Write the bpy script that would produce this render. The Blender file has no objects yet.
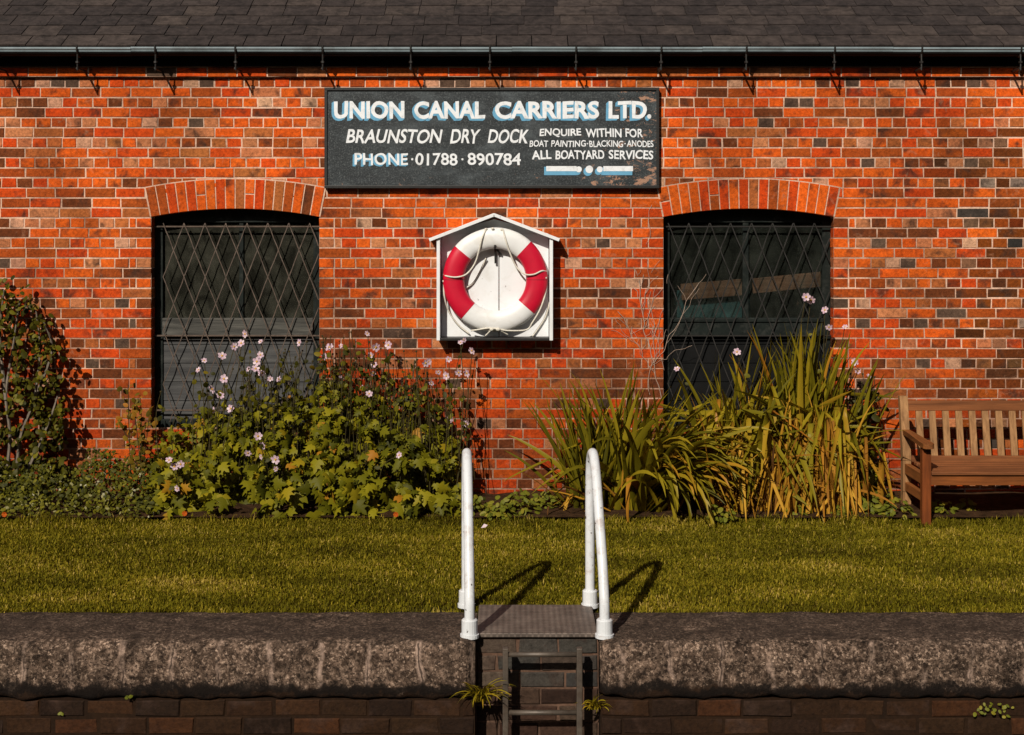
import bpy, bmesh, math, random
import numpy as np
from mathutils import Vector, Matrix, noise

random.seed(7)
rng = np.random.default_rng(7)
R = math.radians
SC = bpy.context.scene
COL = SC.collection

# ------------------------------------------------------------------ camera, sky, sun, exposure
D = 10.67            # metres from lens to the brick front (the plane y = 0)
F = 1422.2           # focal length in pixels
EYE = 2.04           # lens height above the lawn
HY = 225.0           # row of the horizon
cam_d = bpy.data.cameras.new('camera')
cam_d.lens = 50.0
cam_d.sensor_width = 36.0
cam_d.shift_y = -(367.5 - HY) / 1024.0
cam_d.clip_start = 0.05
cam_d.clip_end = 2000.0
cam = bpy.data.objects.new('camera', cam_d)
cam.location = (0, -D, EYE)
cam.rotation_euler = (R(90), 0, 0)
COL.objects.link(cam)
SC.camera = cam

SUN_TO = Vector((-0.41, -1.0, 0.76)).normalized()
world = bpy.data.worlds.new('World')
SC.world = world
world.use_nodes = True
wn = world.node_tree.nodes
sky = wn.new('ShaderNodeTexSky')
sky.sky_type = 'NISHITA'
sky.sun_disc = False
sky.sun_elevation = math.asin(SUN_TO.z)
sky.sun_rotation = math.atan2(SUN_TO.x, SUN_TO.y)
sky.air_density = 0.55
sky.dust_density = 2.0
sky.ozone_density = 0.3
wn['Background'].inputs['Strength'].default_value = 0.05
world.node_tree.links.new(sky.outputs['Color'], wn['Background'].inputs['Color'])
sun_d = bpy.data.lights.new('sun', 'SUN')
sun_d.energy = 5.0
sun_d.angle = R(0.5)
sun_d.color = (1.0, 0.93, 0.82)
sun = bpy.data.objects.new('sun', sun_d)
sun.rotation_euler = (-SUN_TO).to_track_quat('-Z', 'Y').to_euler()
sun.location = (-6, -20, 14)
COL.objects.link(sun)
SC.view_settings.view_transform = 'Standard'
SC.view_settings.look = 'None'
SC.view_settings.exposure = -0.12
SC.view_settings.gamma = 1.0
SC.view_settings.use_curve_mapping = False
SC.cycles.max_bounces = 6
SC.cycles.transparent_max_bounces = 12


# ------------------------------------------------------------------ helpers
def at(px, py, y):
    """point on the plane at depth coordinate y that the photograph shows at (px, py)"""
    d = D + y
    return Vector(((px - 512) * d / F, y, EYE - (py - HY) * d / F))


def tag(o, label=None, cat=None, group=None, kind=None):
    if label: o['label'] = label
    if cat: o['category'] = cat
    if group: o['group'] = group
    if kind: o['kind'] = kind
    return o


def empty(name, loc, label, cat, group=None, rz=0.0):
    o = bpy.data.objects.new(name, None)
    o.empty_display_size = 0.1
    o.location = loc
    o.rotation_euler = (0, 0, rz)
    COL.objects.link(o)
    return tag(o, label, cat, group)


def link(name, me, mat=None, parent=None):
    """one mesh object; vertices are given in world space unless the parent is rotated"""
    if mat is not None and not me.materials:
        for m in (mat if isinstance(mat, (list, tuple)) else [mat]):
            me.materials.append(m)
    o = bpy.data.objects.new(name, me)
    COL.objects.link(o)
    if parent is not None:
        o.parent = parent
        p, q = parent, Vector((0, 0, 0))
        while p is not None:
            q += p.location
            p = p.parent
        o.location = -q
    return o


def smooth(me, on=True):
    me.polygons.foreach_set('use_smooth', [on] * len(me.polygons))
    return me


class MB:
    """collects faces with a colour and a random tint per face"""
    def __init__(s):
        s.v, s.f, s.c, s.t, s.m = [], [], [], [], []

    def face(s, pts, col=(1, 1, 1), tint=0.5, mi=0):
        b = len(s.v)
        s.v.extend([tuple(p) for p in pts])
        s.f.append(tuple(range(b, b + len(pts))))
        s.c.append(col); s.t.append(tint); s.m.append(mi)

    def add(s, verts, faces, col=(1, 1, 1), tint=0.5, mi=0):
        b = len(s.v)
        s.v.extend([tuple(p) for p in verts])
        for f in faces:
            s.f.append(tuple(b + i for i in f))
            s.c.append(col); s.t.append(tint); s.m.append(mi)

    def box(s, a, b, bev=0.0, col=(1, 1, 1), tint=0.5, mat=None, mi=0):
        x0, y0, z0 = a; x1, y1, z1 = b
        bm = bmesh.new()
        bmesh.ops.create_cube(bm, size=1)
        for v in bm.verts:
            v.co = Vector((x0 + (v.co.x + .5) * (x1 - x0), y0 + (v.co.y + .5) * (y1 - y0), z0 + (v.co.z + .5) * (z1 - z0)))
        if bev > 0:
            bmesh.ops.bevel(bm, geom=list(bm.edges), offset=bev, segments=2, profile=.6, affect='EDGES')
        s.bm(bm, mat, col, tint, mi)

    def bm(s, bm, mat=None, col=(1, 1, 1), tint=0.5, mi=0):
        bm.verts.index_update()
        vs = [(mat @ v.co) if mat is not None else v.co.copy() for v in bm.verts]
        s.add(vs, [[v.index for v in f.verts] for f in bm.faces], col, tint, mi)
        bm.free()

    def tube(s, pts, r, n=8, closed=False, col=(1, 1, 1), tint=0.5, caps=True, mi=0):
        pts = [Vector(p) for p in pts]
        k = len(pts)
        rs = r if isinstance(r, (list, tuple)) else [r] * k
        up = None
        rings = []
        for i in range(k):
            if closed:
                t = pts[(i + 1) % k] - pts[i - 1]
            else:
                t = pts[min(i + 1, k - 1)] - pts[max(i - 1, 0)]
            t.normalize()
            if up is None:
                up = Vector((0, 0, 1)) if abs(t.z) < .9 else Vector((1, 0, 0))
            u = up - t * up.dot(t)
            if u.length < 1e-6: u = t.orthogonal()
            u.normalize(); up = u
            w = t.cross(u)
            rings.append([pts[i] + (u * math.cos(2 * math.pi * j / n) + w * math.sin(2 * math.pi * j / n)) * rs[i] for j in range(n)])
        vs = [p for rg in rings for p in rg]
        fs = []
        for i in range(k if closed else k - 1):
            a, b = i * n, ((i + 1) % k) * n
            for j in range(n):
                fs.append((a + j, a + (j + 1) % n, b + (j + 1) % n, b + j))
        if caps and not closed:
            fs.append(tuple(range(n - 1, -1, -1)))
            fs.append(tuple(range((k - 1) * n, k * n)))
        s.add(vs, fs, col, tint, mi)

    def mesh(s, name, sm=False):
        me = bpy.data.meshes.new(name)
        me.from_pydata(s.v, [], s.f)
        a = me.attributes.new('col', 'FLOAT_COLOR', 'FACE')
        a.data.foreach_set('color', np.array([(c[0], c[1], c[2], 1) for c in s.c], dtype=np.float32).ravel())
        a = me.attributes.new('tint', 'FLOAT', 'FACE')
        a.data.foreach_set('value', np.array(s.t, dtype=np.float32))
        me.polygons.foreach_set('material_index', s.m)
        if sm: smooth(me)
        me.update()
        return me

    def build(s, name, mat, parent=None, sm=False):
        return link(name, s.mesh(name, sm), mat, parent)


def mesh_np(name, V, Fc, tint):
    """V (n,3), Fc (m,k) of equal-sided faces, tint (m)"""
    me = bpy.data.meshes.new(name)
    m, k = Fc.shape
    me.vertices.add(len(V)); me.vertices.foreach_set('co', V.astype(np.float32).ravel())
    me.loops.add(m * k); me.loops.foreach_set('vertex_index', Fc.astype(np.int32).ravel())
    me.polygons.add(m); me.polygons.foreach_set('loop_start', np.arange(0, m * k, k, dtype=np.int32))
    a = me.attributes.new('tint', 'FLOAT', 'FACE')
    a.data.foreach_set('value', tint.astype(np.float32))
    me.update(calc_edges=True)
    me.validate()
    return me


# ------------------------------------------------------------------ materials
def new_mat(name):
    m = bpy.data.materials.new(name)
    m.use_nodes = True
    nt = m.node_tree
    return m, nt, nt.nodes['Principled BSDF']


class NB:
    """short hand for building node trees"""
    def __init__(s, nt):
        s.nt = nt

    def n(s, t, **kw):
        nd = s.nt.nodes.new(t)
        for k, v in kw.items():
            setattr(nd, k, v)
        return nd

    def l(s, a, b):
        s.nt.links.new(a, b)

    def val(s, sock, x):
        if hasattr(x, 'is_output') or hasattr(x, 'node'):
            s.l(x, sock)
        else:
            sock.default_value = x

    def noise(s, scale, detail=4, rough=.55, vec=None, dist=0.0):
        nd = s.n('ShaderNodeTexNoise')
        nd.inputs['Scale'].default_value = scale
        nd.inputs['Detail'].default_value = detail
        nd.inputs['Roughness'].default_value = rough
        nd.inputs['Distortion'].default_value = dist
        if vec is not None: s.l(vec, nd.inputs['Vector'])
        return nd.outputs['Fac']

    def pos(s, scale=(1, 1, 1), loc=(0, 0, 0)):
        g = s.n('ShaderNodeNewGeometry')
        mp = s.n('ShaderNodeMapping')
        mp.inputs['Scale'].default_value = scale
        mp.inputs['Location'].default_value = loc
        s.l(g.outputs['Position'], mp.inputs['Vector'])
        return mp.outputs['Vector']

    def ramp(s, fac, stops):
        r = s.n('ShaderNodeValToRGB')
        el = r.color_ramp.elements
        while len(el) < len(stops): el.new(.5)
        for e, (p, c) in zip(el, stops):
            e.position = p
            e.color = (c, c, c, 1) if isinstance(c, (int, float)) else (c[0], c[1], c[2], 1)
        s.l(fac, r.inputs['Fac'])
        return r.outputs['Color']

    def mix(s, fac, a, b, blend='MIX'):
        nd = s.n('ShaderNodeMix', data_type='RGBA', blend_type=blend)
        s.val(nd.inputs['Factor'], fac)
        for sock, x in ((nd.inputs[6], a), (nd.inputs[7], b)):
            if isinstance(x, (tuple, list)): sock.default_value = (x[0], x[1], x[2], 1)
            else: s.l(x, sock)
        return nd.outputs[2]

    def math(s, op, a, b=0.0, clamp=False):
        nd = s.n('ShaderNodeMath', operation=op, use_clamp=clamp)
        s.val(nd.inputs[0], a); s.val(nd.inputs[1], b)
        return nd.outputs[0]

    def attr(s, name, out='Fac'):
        a = s.n('ShaderNodeAttribute', attribute_name=name)
        return a.outputs[out]

    def bump(s, h, strength=.4, dist=.01):
        b = s.n('ShaderNodeBump')
        b.inputs['Strength'].default_value = strength
        b.inputs['Distance'].default_value = dist
        s.l(h, b.inputs['Height'])
        return b.outputs['Normal']


def simple(name, c, rough=.6, var=.25, scale=12, spec=.4, bump=.15, metal=0.0, dirt=None, dirt_amt=.5, dscale=7, chips=0.0):
    m, nt, p = new_mat(name)
    b = NB(nt)
    v = b.pos()
    n1 = b.noise(scale, 5, .6, v)
    lo = tuple(x * (1 - var) for x in c); hi = tuple(min(1, x * (1 + var)) for x in c)
    col = b.ramp(n1, [(.3, lo), (.7, hi)])
    if dirt:
        n2 = b.noise(dscale, 8, .7, v, .4)
        k = b.ramp(n2, [(.5, 0), (.72, dirt_amt)])
        col = b.mix(k, col, dirt)
    if chips:
        col = b.mix(b.ramp(b.noise(34, 2, .5, v), [(.70, 0), (.73, chips)]), col, (.05, .03, .022))
    b.l(col, p.inputs['Base Color'])
    p.inputs['Roughness'].default_value = rough
    p.inputs['Specular IOR Level'].default_value = spec
    p.inputs['Metallic'].default_value = metal
    if bump: b.l(b.bump(b.noise(scale * 6, 5, .6, v), bump, .004), p.inputs['Normal'])
    return m


def leaf_mat(name, stops, trans=.22, rough=.5, spec=.10, patch=0.0):
    m, nt, p = new_mat(name)
    b = NB(nt)
    t = b.attr('tint')
    if patch:
        nz = b.noise(1.6, 6, .65, b.pos((.7, 1.6, 1)))
        t = b.math('ADD', t, b.math('MULTIPLY', b.math('SUBTRACT', nz, .5), patch), True)
    col = b.ramp(t, stops)
    b.l(col, p.inputs['Base Color'])
    p.inputs['Roughness'].default_value = rough
    p.inputs['Specular IOR Level'].default_value = spec
    tr = b.n('ShaderNodeBsdfTranslucent')
    b.l(b.mix(1.0, col, (1.0, 1.0, .55), 'MULTIPLY'), tr.inputs['Color'])
    mx = b.n('ShaderNodeMixShader')
    mx.inputs[0].default_value = trans
    b.l(p.outputs[0], mx.inputs[1]); b.l(tr.outputs[0], mx.inputs[2])
    b.l(mx.outputs[0], nt.nodes['Material Output'].inputs['Surface'])
    return m


def brick_mat(name, wet=False):
    m, nt, p = new_mat(name)
    b = NB(nt)
    base = b.attr('col', 'Color'); t = b.attr('tint')
    # every brick sees its own piece of noise
    sh = b.n('ShaderNodeCombineXYZ')
    b.l(b.math('MULTIPLY', t, 37.0), sh.inputs[0]); b.l(b.math('MULTIPLY', t, 91.0), sh.inputs[1]); b.l(b.math('MULTIPLY', t, 53.0), sh.inputs[2])
    ad = b.n('ShaderNodeVectorMath', operation='ADD')
    b.l(b.pos(), ad.inputs[0]); b.l(sh.outputs[0], ad.inputs[1])
    v = ad.outputs[0]
    blot = b.noise(5.5, 3, .6, v, .3)
    sx = b.n('ShaderNodeSeparateXYZ'); b.l(b.pos(), sx.inputs[0])
    drift = b.noise(3.2, 2, .5, v)
    col = b.mix(b.ramp(drift, [(.32, .0), (.64, .42)]), base, b.mix(1.0, base, (.55, .50, .55), 'MULTIPLY'))
    col = b.mix(b.ramp(blot, [(.54, 0), (.68, .80)]), col, (.040, .022, .015))
    fine = b.noise(46, 6, .7, v)
    col = b.mix(1.0, col, b.ramp(fine, [(.25, .42), (.5, 1.0), (.75, 1.5)]), 'MULTIPLY')
    mid = b.noise(14, 5, .6, v, .6)
    col = b.mix(b.ramp(mid, [(.60, 0), (.78, .38)]), col, (.50, .27, .16) if not wet else (.040, .022, .013))
    spots = b.noise(120, 2, .5, v)
    col = b.mix(b.ramp(spots, [(.66, 0), (.74, .55)]), col, (.04, .02, .015))
    if not wet:
        big = b.noise(.9, 6, .65, b.pos((1.0, 1.0, .55)), .3)
        col = b.mix(1.0, col, b.ramp(big, [(.34, .62), (.52, 1.0), (.70, 1.12)]), 'MULTIPLY')
    b.l(col, p.inputs['Base Color'])
    p.inputs['Roughness'].default_value = .8 if wet else .88
    p.inputs['Specular IOR Level'].default_value = .12
    h = b.math('ADD', b.noise(70, 6, .7, v), b.math('MULTIPLY', mid, .8))
    b.l(b.bump(h, .8, .005), p.inputs['Normal'])
    return m


def mortar_mat(name, c, dark, grime=0.0):
    m, nt, p = new_mat(name)
    b = NB(nt); v = b.pos()
    n1 = b.noise(3.0, 6, .65, v)
    n2 = b.noise(60, 4, .6, v)
    if grime:                                       # dirtier towards the ground
        sz = b.n('ShaderNodeSeparateXYZ'); b.l(v, sz.inputs[0])
        mr = b.n('ShaderNodeMapRange'); b.l(sz.outputs[2], mr.inputs[0])
        mr.inputs[1].default_value = .2; mr.inputs[2].default_value = 2.2; mr.inputs[3].default_value = grime; mr.inputs[4].default_value = 0
        n1 = b.math('ADD', n1, mr.outputs[0])
    col = b.mix(b.ramp(n1, [(.48, 0), (.68, .8)]), c, dark)
    col = b.mix(1.0, col, b.ramp(n2, [(.3, .7), (.7, 1.15)]), 'MULTIPLY')
    if grime:
        big = b.noise(.9, 6, .65, b.pos((1.0, 1.0, .55)), .3)
        col = b.mix(1.0, col, b.ramp(big, [(.34, .55), (.52, 1.0), (.70, 1.15)]), 'MULTIPLY')
    b.l(col, p.inputs['Base Color'])
    p.inputs['Roughness'].default_value = .95
    p.inputs['Specular IOR Level'].default_value = .1
    b.l(b.bump(n2, .5, .003), p.inputs['Normal'])
    return m


def wood_mat(name, c1, c2, along='X', rough=.6, grain=1.0):
    m, nt, p = new_mat(name)
    b = NB(nt)
    sc = {'X': (2.2, 40, 40), 'Y': (40, 2.2, 40), 'Z': (40, 40, 2.2)}[along]
    v = b.pos(sc)
    n1 = b.noise(1.0, 6, .65, v, .6)
    n2 = b.noise(3.0, 3, .5, b.pos())
    col = b.ramp(n1, [(.3, c1), (.68, c2)])
    col = b.mix(1.0, col, b.ramp(n2, [(.3, .72), (.7, 1.15)]), 'MULTIPLY')
    b.l(col, p.inputs['Base Color'])
    p.inputs['Roughness'].default_value = rough
    p.inputs['Specular IOR Level'].default_value = .25
    b.l(b.bump(n1, .35 * grain, .004), p.inputs['Normal'])
    return m


M = {}
M['brick'] = brick_mat('old_brick')
M['wet_brick'] = brick_mat('wet_brick', True)
M['mortar'] = mortar_mat('lime_mortar', (.68, .45, .33), (.20, .095, .055), .22)
M['wet_mortar'] = mortar_mat('wet_mortar', (.022, .011, .0055), (.010, .006, .004))
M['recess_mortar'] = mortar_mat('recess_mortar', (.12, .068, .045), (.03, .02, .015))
M['white'] = simple('white_paint', (.74, .75, .76), .45, .05, 6, .4, .08, dirt=(.42, .36, .27), dirt_amt=.3, chips=.5)
M['rail_white'] = simple('rail_paint', (.64, .655, .67), .35, .04, 8, .45, .06, dirt=(.25, .12, .06), dirt_amt=.5, dscale=16, chips=.9)
M['ring_white'] = simple('ring_white', (.72, .72, .71), .42, .05, 7, .45, .05, dirt=(.50, .44, .34), dirt_amt=.35)
M['ring_red'] = simple('ring_red', (.50, .004, .026), .40, .12, 7, .45, .05)
M['rope'] = simple('pale_rope', (.62, .58, .50), .8, .15, 60, .2, .3)
M['black_metal'] = simple('black_metal', (.014, .013, .012), .5, .3, 20, .4, .15)
M['tan_metal'] = simple('rusty_bar', (.092, .064, .048), .6, .4, 30, .3, .2, dirt=(.03, .02, .014), dirt_amt=.9, dscale=9)
M['dark_bar'] = simple('dark_bar', (.016, .014, .012), .5, .3, 30, .4, .2)
M['gutter'] = simple('gutter_paint', (.012, .012, .012), .75, .3, 5, .15, .1)
M['gutter_rim_glare'] = simple('gutter_rim_glare', (.20, .25, .27), .4, .2, 5, .5, .1, dirt=(.04, .036, .032), dirt_amt=.7, dscale=3)  # sky glare on the black upper lip, painted in as pale grey-blue
M['black'] = simple('black_paint', (.006, .006, .006), .7, .3, 9, .1, .1)
M['frame_green'] = simple('frame_dark_green', (.007, .010, .0085), .6, .35, 9, .15, .15, dirt=(.06, .06, .052), dirt_amt=.45, dscale=14)
M['old_board'] = wood_mat('weathered_board', (.032, .032, .033), (.085, .083, .080), 'X', .75, 2.0)
M['old_rail'] = wood_mat('weathered_rail', (.022, .022, .020), (.10, .095, .082), 'X', .75, 2.0)
M['steel'] = simple('dull_steel', (.085, .066, .050), .5, .3, 18, .5, .15, .3, dirt=(.06, .035, .02), dirt_amt=.8, dscale=14)
M['teak_x'] = wood_mat('teak_length', (.11, .032, .006), (.25, .074, .015), 'X', .6)
M['teak_y'] = wood_mat('teak_arm', (.13, .044, .010), (.28, .095, .024), 'Y', .6)
M['teak_z'] = wood_mat('teak_upright', (.10, .025, .0045), (.23, .056, .010), 'Z', .6)
M['teak_grey_z'] = wood_mat('teak_silvered', (.15, .070, .026), (.37, .195, .080), 'Z', .7)
M['teak_grey_x'] = wood_mat('teak_silvered_length', (.11, .036, .011), (.26, .090, .028), 'X', .7)
M['reflection'] = wood_mat('reflection_brown', (.20, .10, .06), (.42, .22, .14), 'X', .7)
M['teal'] = simple('reflection_teal', (.05, .13, .14), .5, .2, 6, .3, .05)
M['letter_white'] = simple('sign_white', (.74, .76, .78), .6, .06, 20, .3, .1, dirt=(.30, .28, .25), dirt_amt=.5, dscale=24)
M['letter_blue'] = simple('sign_blue', (.12, .33, .50), .6, .12, 20, .3, .1)
M['twig'] = simple('dry_twig', (.42, .31, .24), .9, .2, 30, .1, .2)
M['stem'] = simple('plant_stem', (.045, .035, .012), .8, .3, 30, .15, .1)
M['bark'] = simple('grey_bark', (.16, .13, .10), .9, .3, 25, .1, .3)
M['petal'] = leaf_mat('pink_petal', [(0, (.50, .32, .42)), (1, (.80, .64, .68))], .25, .6)
M['stamen'] = simple('yellow_stamen', (.55, .30, .03), .8, .2, 60, .1, 0)
M['orange_petal'] = leaf_mat('orange_petal', [(0, (.42, .07, .008)), (1, (.55, .13, .012))], .2, .6)
M['anemone_leaf'] = leaf_mat('anemone_leaf', [(0, (.024, .026, .002)), (.40, (.112, .106, .005)), (.72, (.225, .192, .009)), (.93, (.29, .20, .010)), (1, (.34, .14, .012))], .22, .5, .10)
M['sword_leaf'] = leaf_mat('sword_leaf', [(0, (.036, .034, .003)), (.40, (.135, .112, .006)), (.66, (.27, .20, .011)), (.84, (.36, .18, .014)), (1, (.36, .11, .014))], .2, .45, .15)
M['dead_sword'] = leaf_mat('withered_sword_leaf', [(0, (.09, .038, .010)), (.35, (.28, .115, .011)), (.7, (.38, .185, .014)), (1, (.46, .25, .024))], .15, .7, .15)
M['climber_leaf'] = leaf_mat('climber_leaf', [(0, (.014, .015, .002)), (.5, (.055, .050, .004)), (.85, (.14, .12, .008)), (1, (.20, .080, .012))], .15, .5, .10)
M['cover_leaf'] = leaf_mat('ground_cover_leaf', [(0, (.018, .020, .003)), (.5, (.070, .068, .005)), (.85, (.17, .15, .010)), (1, (.34, .31, .19))], .18, .6, .15)
M['weed_leaf'] = leaf_mat('weed_leaf', [(0, (.05, .062, .006)), (.6, (.14, .145, .012)), (1, (.26, .20, .02))], .2, .55, .2)
M['yellow_leaf'] = leaf_mat('yellowing_leaf', [(0, (.07, .055, .005)), (.5, (.17, .105, .008)), (1, (.34, .13, .012))], .2, .6, .15)
M['grass'] = leaf_mat('mown_grass', [(0, (.055, .038, .003)), (.3, (.100, .086, .004)), (.55, (.172, .142, .007)), (.82, (.28, .205, .014)), (1, (.44, .31, .07))], .2, .7, .08, 1.5)


def soil_mat(name, stops, sc):
    m, nt, p = new_mat(name)
    b = NB(nt); v = b.pos()
    n1 = b.noise(sc, 8, .7, v)
    b.l(b.ramp(n1, stops), p.inputs['Base Color'])
    p.inputs['Roughness'].default_value = 1.0
    p.inputs['Specular IOR Level'].default_value = .05
    b.l(b.bump(n1, .8, .03), p.inputs['Normal'])
    return m


M['soil'] = soil_mat('dark_soil', [(.3, (.018, .010, .005)), (.7, (.075, .038, .018))], 14)
M['turf'] = soil_mat('turf_soil', [(.3, (.020, .017, .004)), (.7, (.060, .048, .009))], 9)
M['path'] = soil_mat('towpath_grit', [(.3, (.10, .08, .055)), (.7, (.22, .18, .13))], 20)

# slates
m, nt, p = new_mat('roof_slate'); b = NB(nt); v = b.pos(); t = b.attr('tint')
c = b.ramp(t, [(0, (.026, .020, .0185)), (.6, (.038, .029, .026)), (1, (.053, .040, .034))])
c = b.mix(1.0, c, b.ramp(b.noise(13, 8, .75, v, .6), [(.3, .35), (.5, 1.0), (.72, 1.7)]), 'MULTIPLY')
c = b.mix(b.ramp(b.noise(5, 6, .7, v), [(.56, 0), (.68, .7)]), c, (.014, .012, .011))
c = b.mix(b.ramp(b.noise(38, 3, .6, v), [(.68, 0), (.78, .5)]), c, (.13, .085, .05))
b.l(c, p.inputs['Base Color']); p.inputs['Roughness'].default_value = .8; p.inputs['Specular IOR Level'].default_value = .2
b.l(b.bump(b.noise(50, 6, .7, v), .5, .006), p.inputs['Normal'])
M['slate'] = m

# painted sign board: dark paint flaking off towards its right end and lower edge
m, nt, p = new_mat('sign_paint'); b = NB(nt); v = b.pos()
c = b.ramp(b.noise(4, 6, .7, b.pos((1, 1, 2.2))), [(.32, (.012, .015, .017)), (.5, (.022, .027, .030)), (.70, (.060, .072, .078))])
c = b.mix(b.ramp(b.noise(85, 4, .7, v), [(.52, 0), (.66, .5)]), c, (.14, .155, .155))
g = b.n('ShaderNodeNewGeometry'); s_ = b.n('ShaderNodeSeparateXYZ'); b.l(g.outputs['Position'], s_.inputs[0])
xr = b.n('ShaderNodeMapRange'); b.l(s_.outputs[0], xr.inputs[0]); xr.inputs[1].default_value = .35; xr.inputs[2].default_value = 1.12; xr.inputs[3].default_value = 0; xr.inputs[4].default_value = .155
zr = b.n('ShaderNodeMapRange'); b.l(s_.outputs[2], zr.inputs[0]); zr.inputs[1].default_value = 2.32; zr.inputs[2].default_value = 2.55; zr.inputs[3].default_value = .085; zr.inputs[4].default_value = 0
pk = b.math('ADD', b.noise(12, 8, .75, b.pos((1, 1, 1.8)), .5), b.math('ADD', xr.outputs[0], zr.outputs[0]))
c = b.mix(b.ramp(pk, [(.685, 0), (.72, .9)]), c, (.36, .20, .13))
b.l(c, p.inputs['Base Color']); p.inputs['Roughness'].default_value = .55; p.inputs['Specular IOR Level'].default_value = .3
b.l(b.bump(b.noise(60, 6, .7, v), .6, .004), p.inputs['Normal'])
M['sign'] = m

# coping: weathered concrete nosing, lichen specks, lime runs at the joints, a tide mark along its foot
JOINT = .245
m, nt, p = new_mat('coping_concrete'); b = NB(nt); v = b.pos()
g = b.n('ShaderNodeNewGeometry'); s_ = b.n('ShaderNodeSeparateXYZ'); b.l(g.outputs['Position'], s_.inputs[0])
big = b.noise(2.6, 7, .7, v); spk = b.noise(62, 5, .75, v); spk2 = b.noise(30, 7, .78, v)
c = b.ramp(spk2, [(.36, (.014, .009, .006)), (.5, (.066, .043, .030)), (.64, (.19, .128, .092))])
c = b.mix(b.ramp(spk, [(.53, 0), (.64, .85)]), c, (.37, .26, .19))
c = b.mix(b.ramp(b.noise(7, 6, .7, v, .5), [(.48, 0), (.66, .7)]), c, (.030, .020, .014))
c = b.mix(b.ramp(b.noise(70, 3, .6, v), [(.54, 0), (.62, .85)]), c, (.014, .010, .008))
c = b.mix(1.0, c, b.ramp(b.noise(8, 7, .7, v, .8), [(.32, .32), (.5, 1.2), (.68, 1.9)]), 'MULTIPLY')
# dark moss crust on the flat top
fl = b.n('ShaderNodeMapRange'); b.l(s_.outputs[1], fl.inputs[0]); fl.inputs[1].default_value = -3.715; fl.inputs[2].default_value = -3.62; fl.inputs[3].default_value = -.03; fl.inputs[4].default_value = .24
c = b.mix(b.ramp(b.math('ADD', b.math('ADD', big, fl.outputs[0]), b.math('MULTIPLY', b.math('SUBTRACT', b.noise(24, 5, .7, v), .5), .5)), [(.54, 0), (.74, .52)]), c, (.038, .027, .021))
# lime runs
fr = b.math('FRACT', b.math('DIVIDE', b.math('ADD', s_.outputs[0], b.math('MULTIPLY', b.noise(2.5, 5, .6, v), .16)), JOINT))
dj = b.math('ABSOLUTE', b.math('SUBTRACT', fr, .5))
run = b.ramp(dj, [(0.0, 1), (.025, .8), (.075, 0)])
gate = b.ramp(b.noise(4.5, 7, .75, b.pos((1.6, 1, 1.6))), [(.44, 0), (.60, .8)])
ff = b.n('ShaderNodeMapRange'); b.l(s_.outputs[1], ff.inputs[0]); ff.inputs[1].default_value = -3.69; ff.inputs[2].default_value = -3.66; ff.inputs[3].default_value = 1; ff.inputs[4].default_value = 0
c = b.mix(b.math('MULTIPLY', b.math('MULTIPLY', run, gate), ff.outputs[0]), c, (.50, .35, .27))
seam = b.ramp(dj, [(0.0, .8), (.012, .8), (.022, 0)])
c = b.mix(b.math('MULTIPLY', b.math('MULTIPLY', seam, b.ramp(b.noise(5, 4, .6, b.pos((1, 1, .5), (7, 0, 0))), [(.42, 0), (.55, 1)])), ff.outputs[0]), c, (.022, .015, .011))
# tide mark
tz = b.math('ADD', s_.outputs[2], b.math('MULTIPLY', b.math('SUBTRACT', b.noise(6, 7, .75, b.pos((1, 1, .4))), .5), .20))
c = b.mix(b.ramp(b.math('ADD', b.math('MULTIPLY', tz, 5.0), 1.62), [(.46, .97), (.56, 0)]), c, (.022, .0115, .0065))
# black moss hanging over the tide mark in patches
mz = b.math('ADD', s_.outputs[2], b.math('MULTIPLY', b.math('SUBTRACT', b.noise(4.5, 8, .78, b.pos((1, 1, .7), (3, 1, 2))), .5), .30))
c = b.mix(b.ramp(b.math('ADD', b.math('MULTIPLY', b.math('ABSOLUTE', b.math('ADD', mz, .235)), -14.0), 1.0), [(.45, 0), (.75, .9)]), c, (.008, .006, .005))
b.l(c, p.inputs['Base Color']); p.inputs['Roughness'].default_value = .95; p.inputs['Specular IOR Level'].default_value = .1
b.l(b.bump(b.math('ADD', spk, spk2), .8, .008), p.inputs['Normal'])
M['coping'] = m

# chequer plate
m, nt, p = new_mat('chequer_plate'); b = NB(nt)
rot = b.n('ShaderNodeMapping'); rot.inputs['Rotation'].default_value = (0, 0, R(45)); rot.inputs['Scale'].default_value = (48, 48, 48)
b.l(b.pos(), rot.inputs['Vector'])
ck = b.n('ShaderNodeTexChecker'); ck.inputs['Scale'].default_value = 1.0; b.l(rot.outputs[0], ck.inputs['Vector'])
c = b.ramp(b.noise(8, 6, .7, b.pos()), [(.3, (.070, .052, .042)), (.7, (.20, .155, .125))])
c = b.mix(1.0, c, b.ramp(ck.outputs['Fac'], [(0, .72), (1, 1.15)]), 'MULTIPLY')
b.l(c, p.inputs['Base Color']); p.inputs['Roughness'].default_value = .6; p.inputs['Metallic'].default_value = .2
b.l(b.bump(ck.outputs['Fac'], .5, .003), p.inputs['Normal'])
M['plate'] = m

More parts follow.
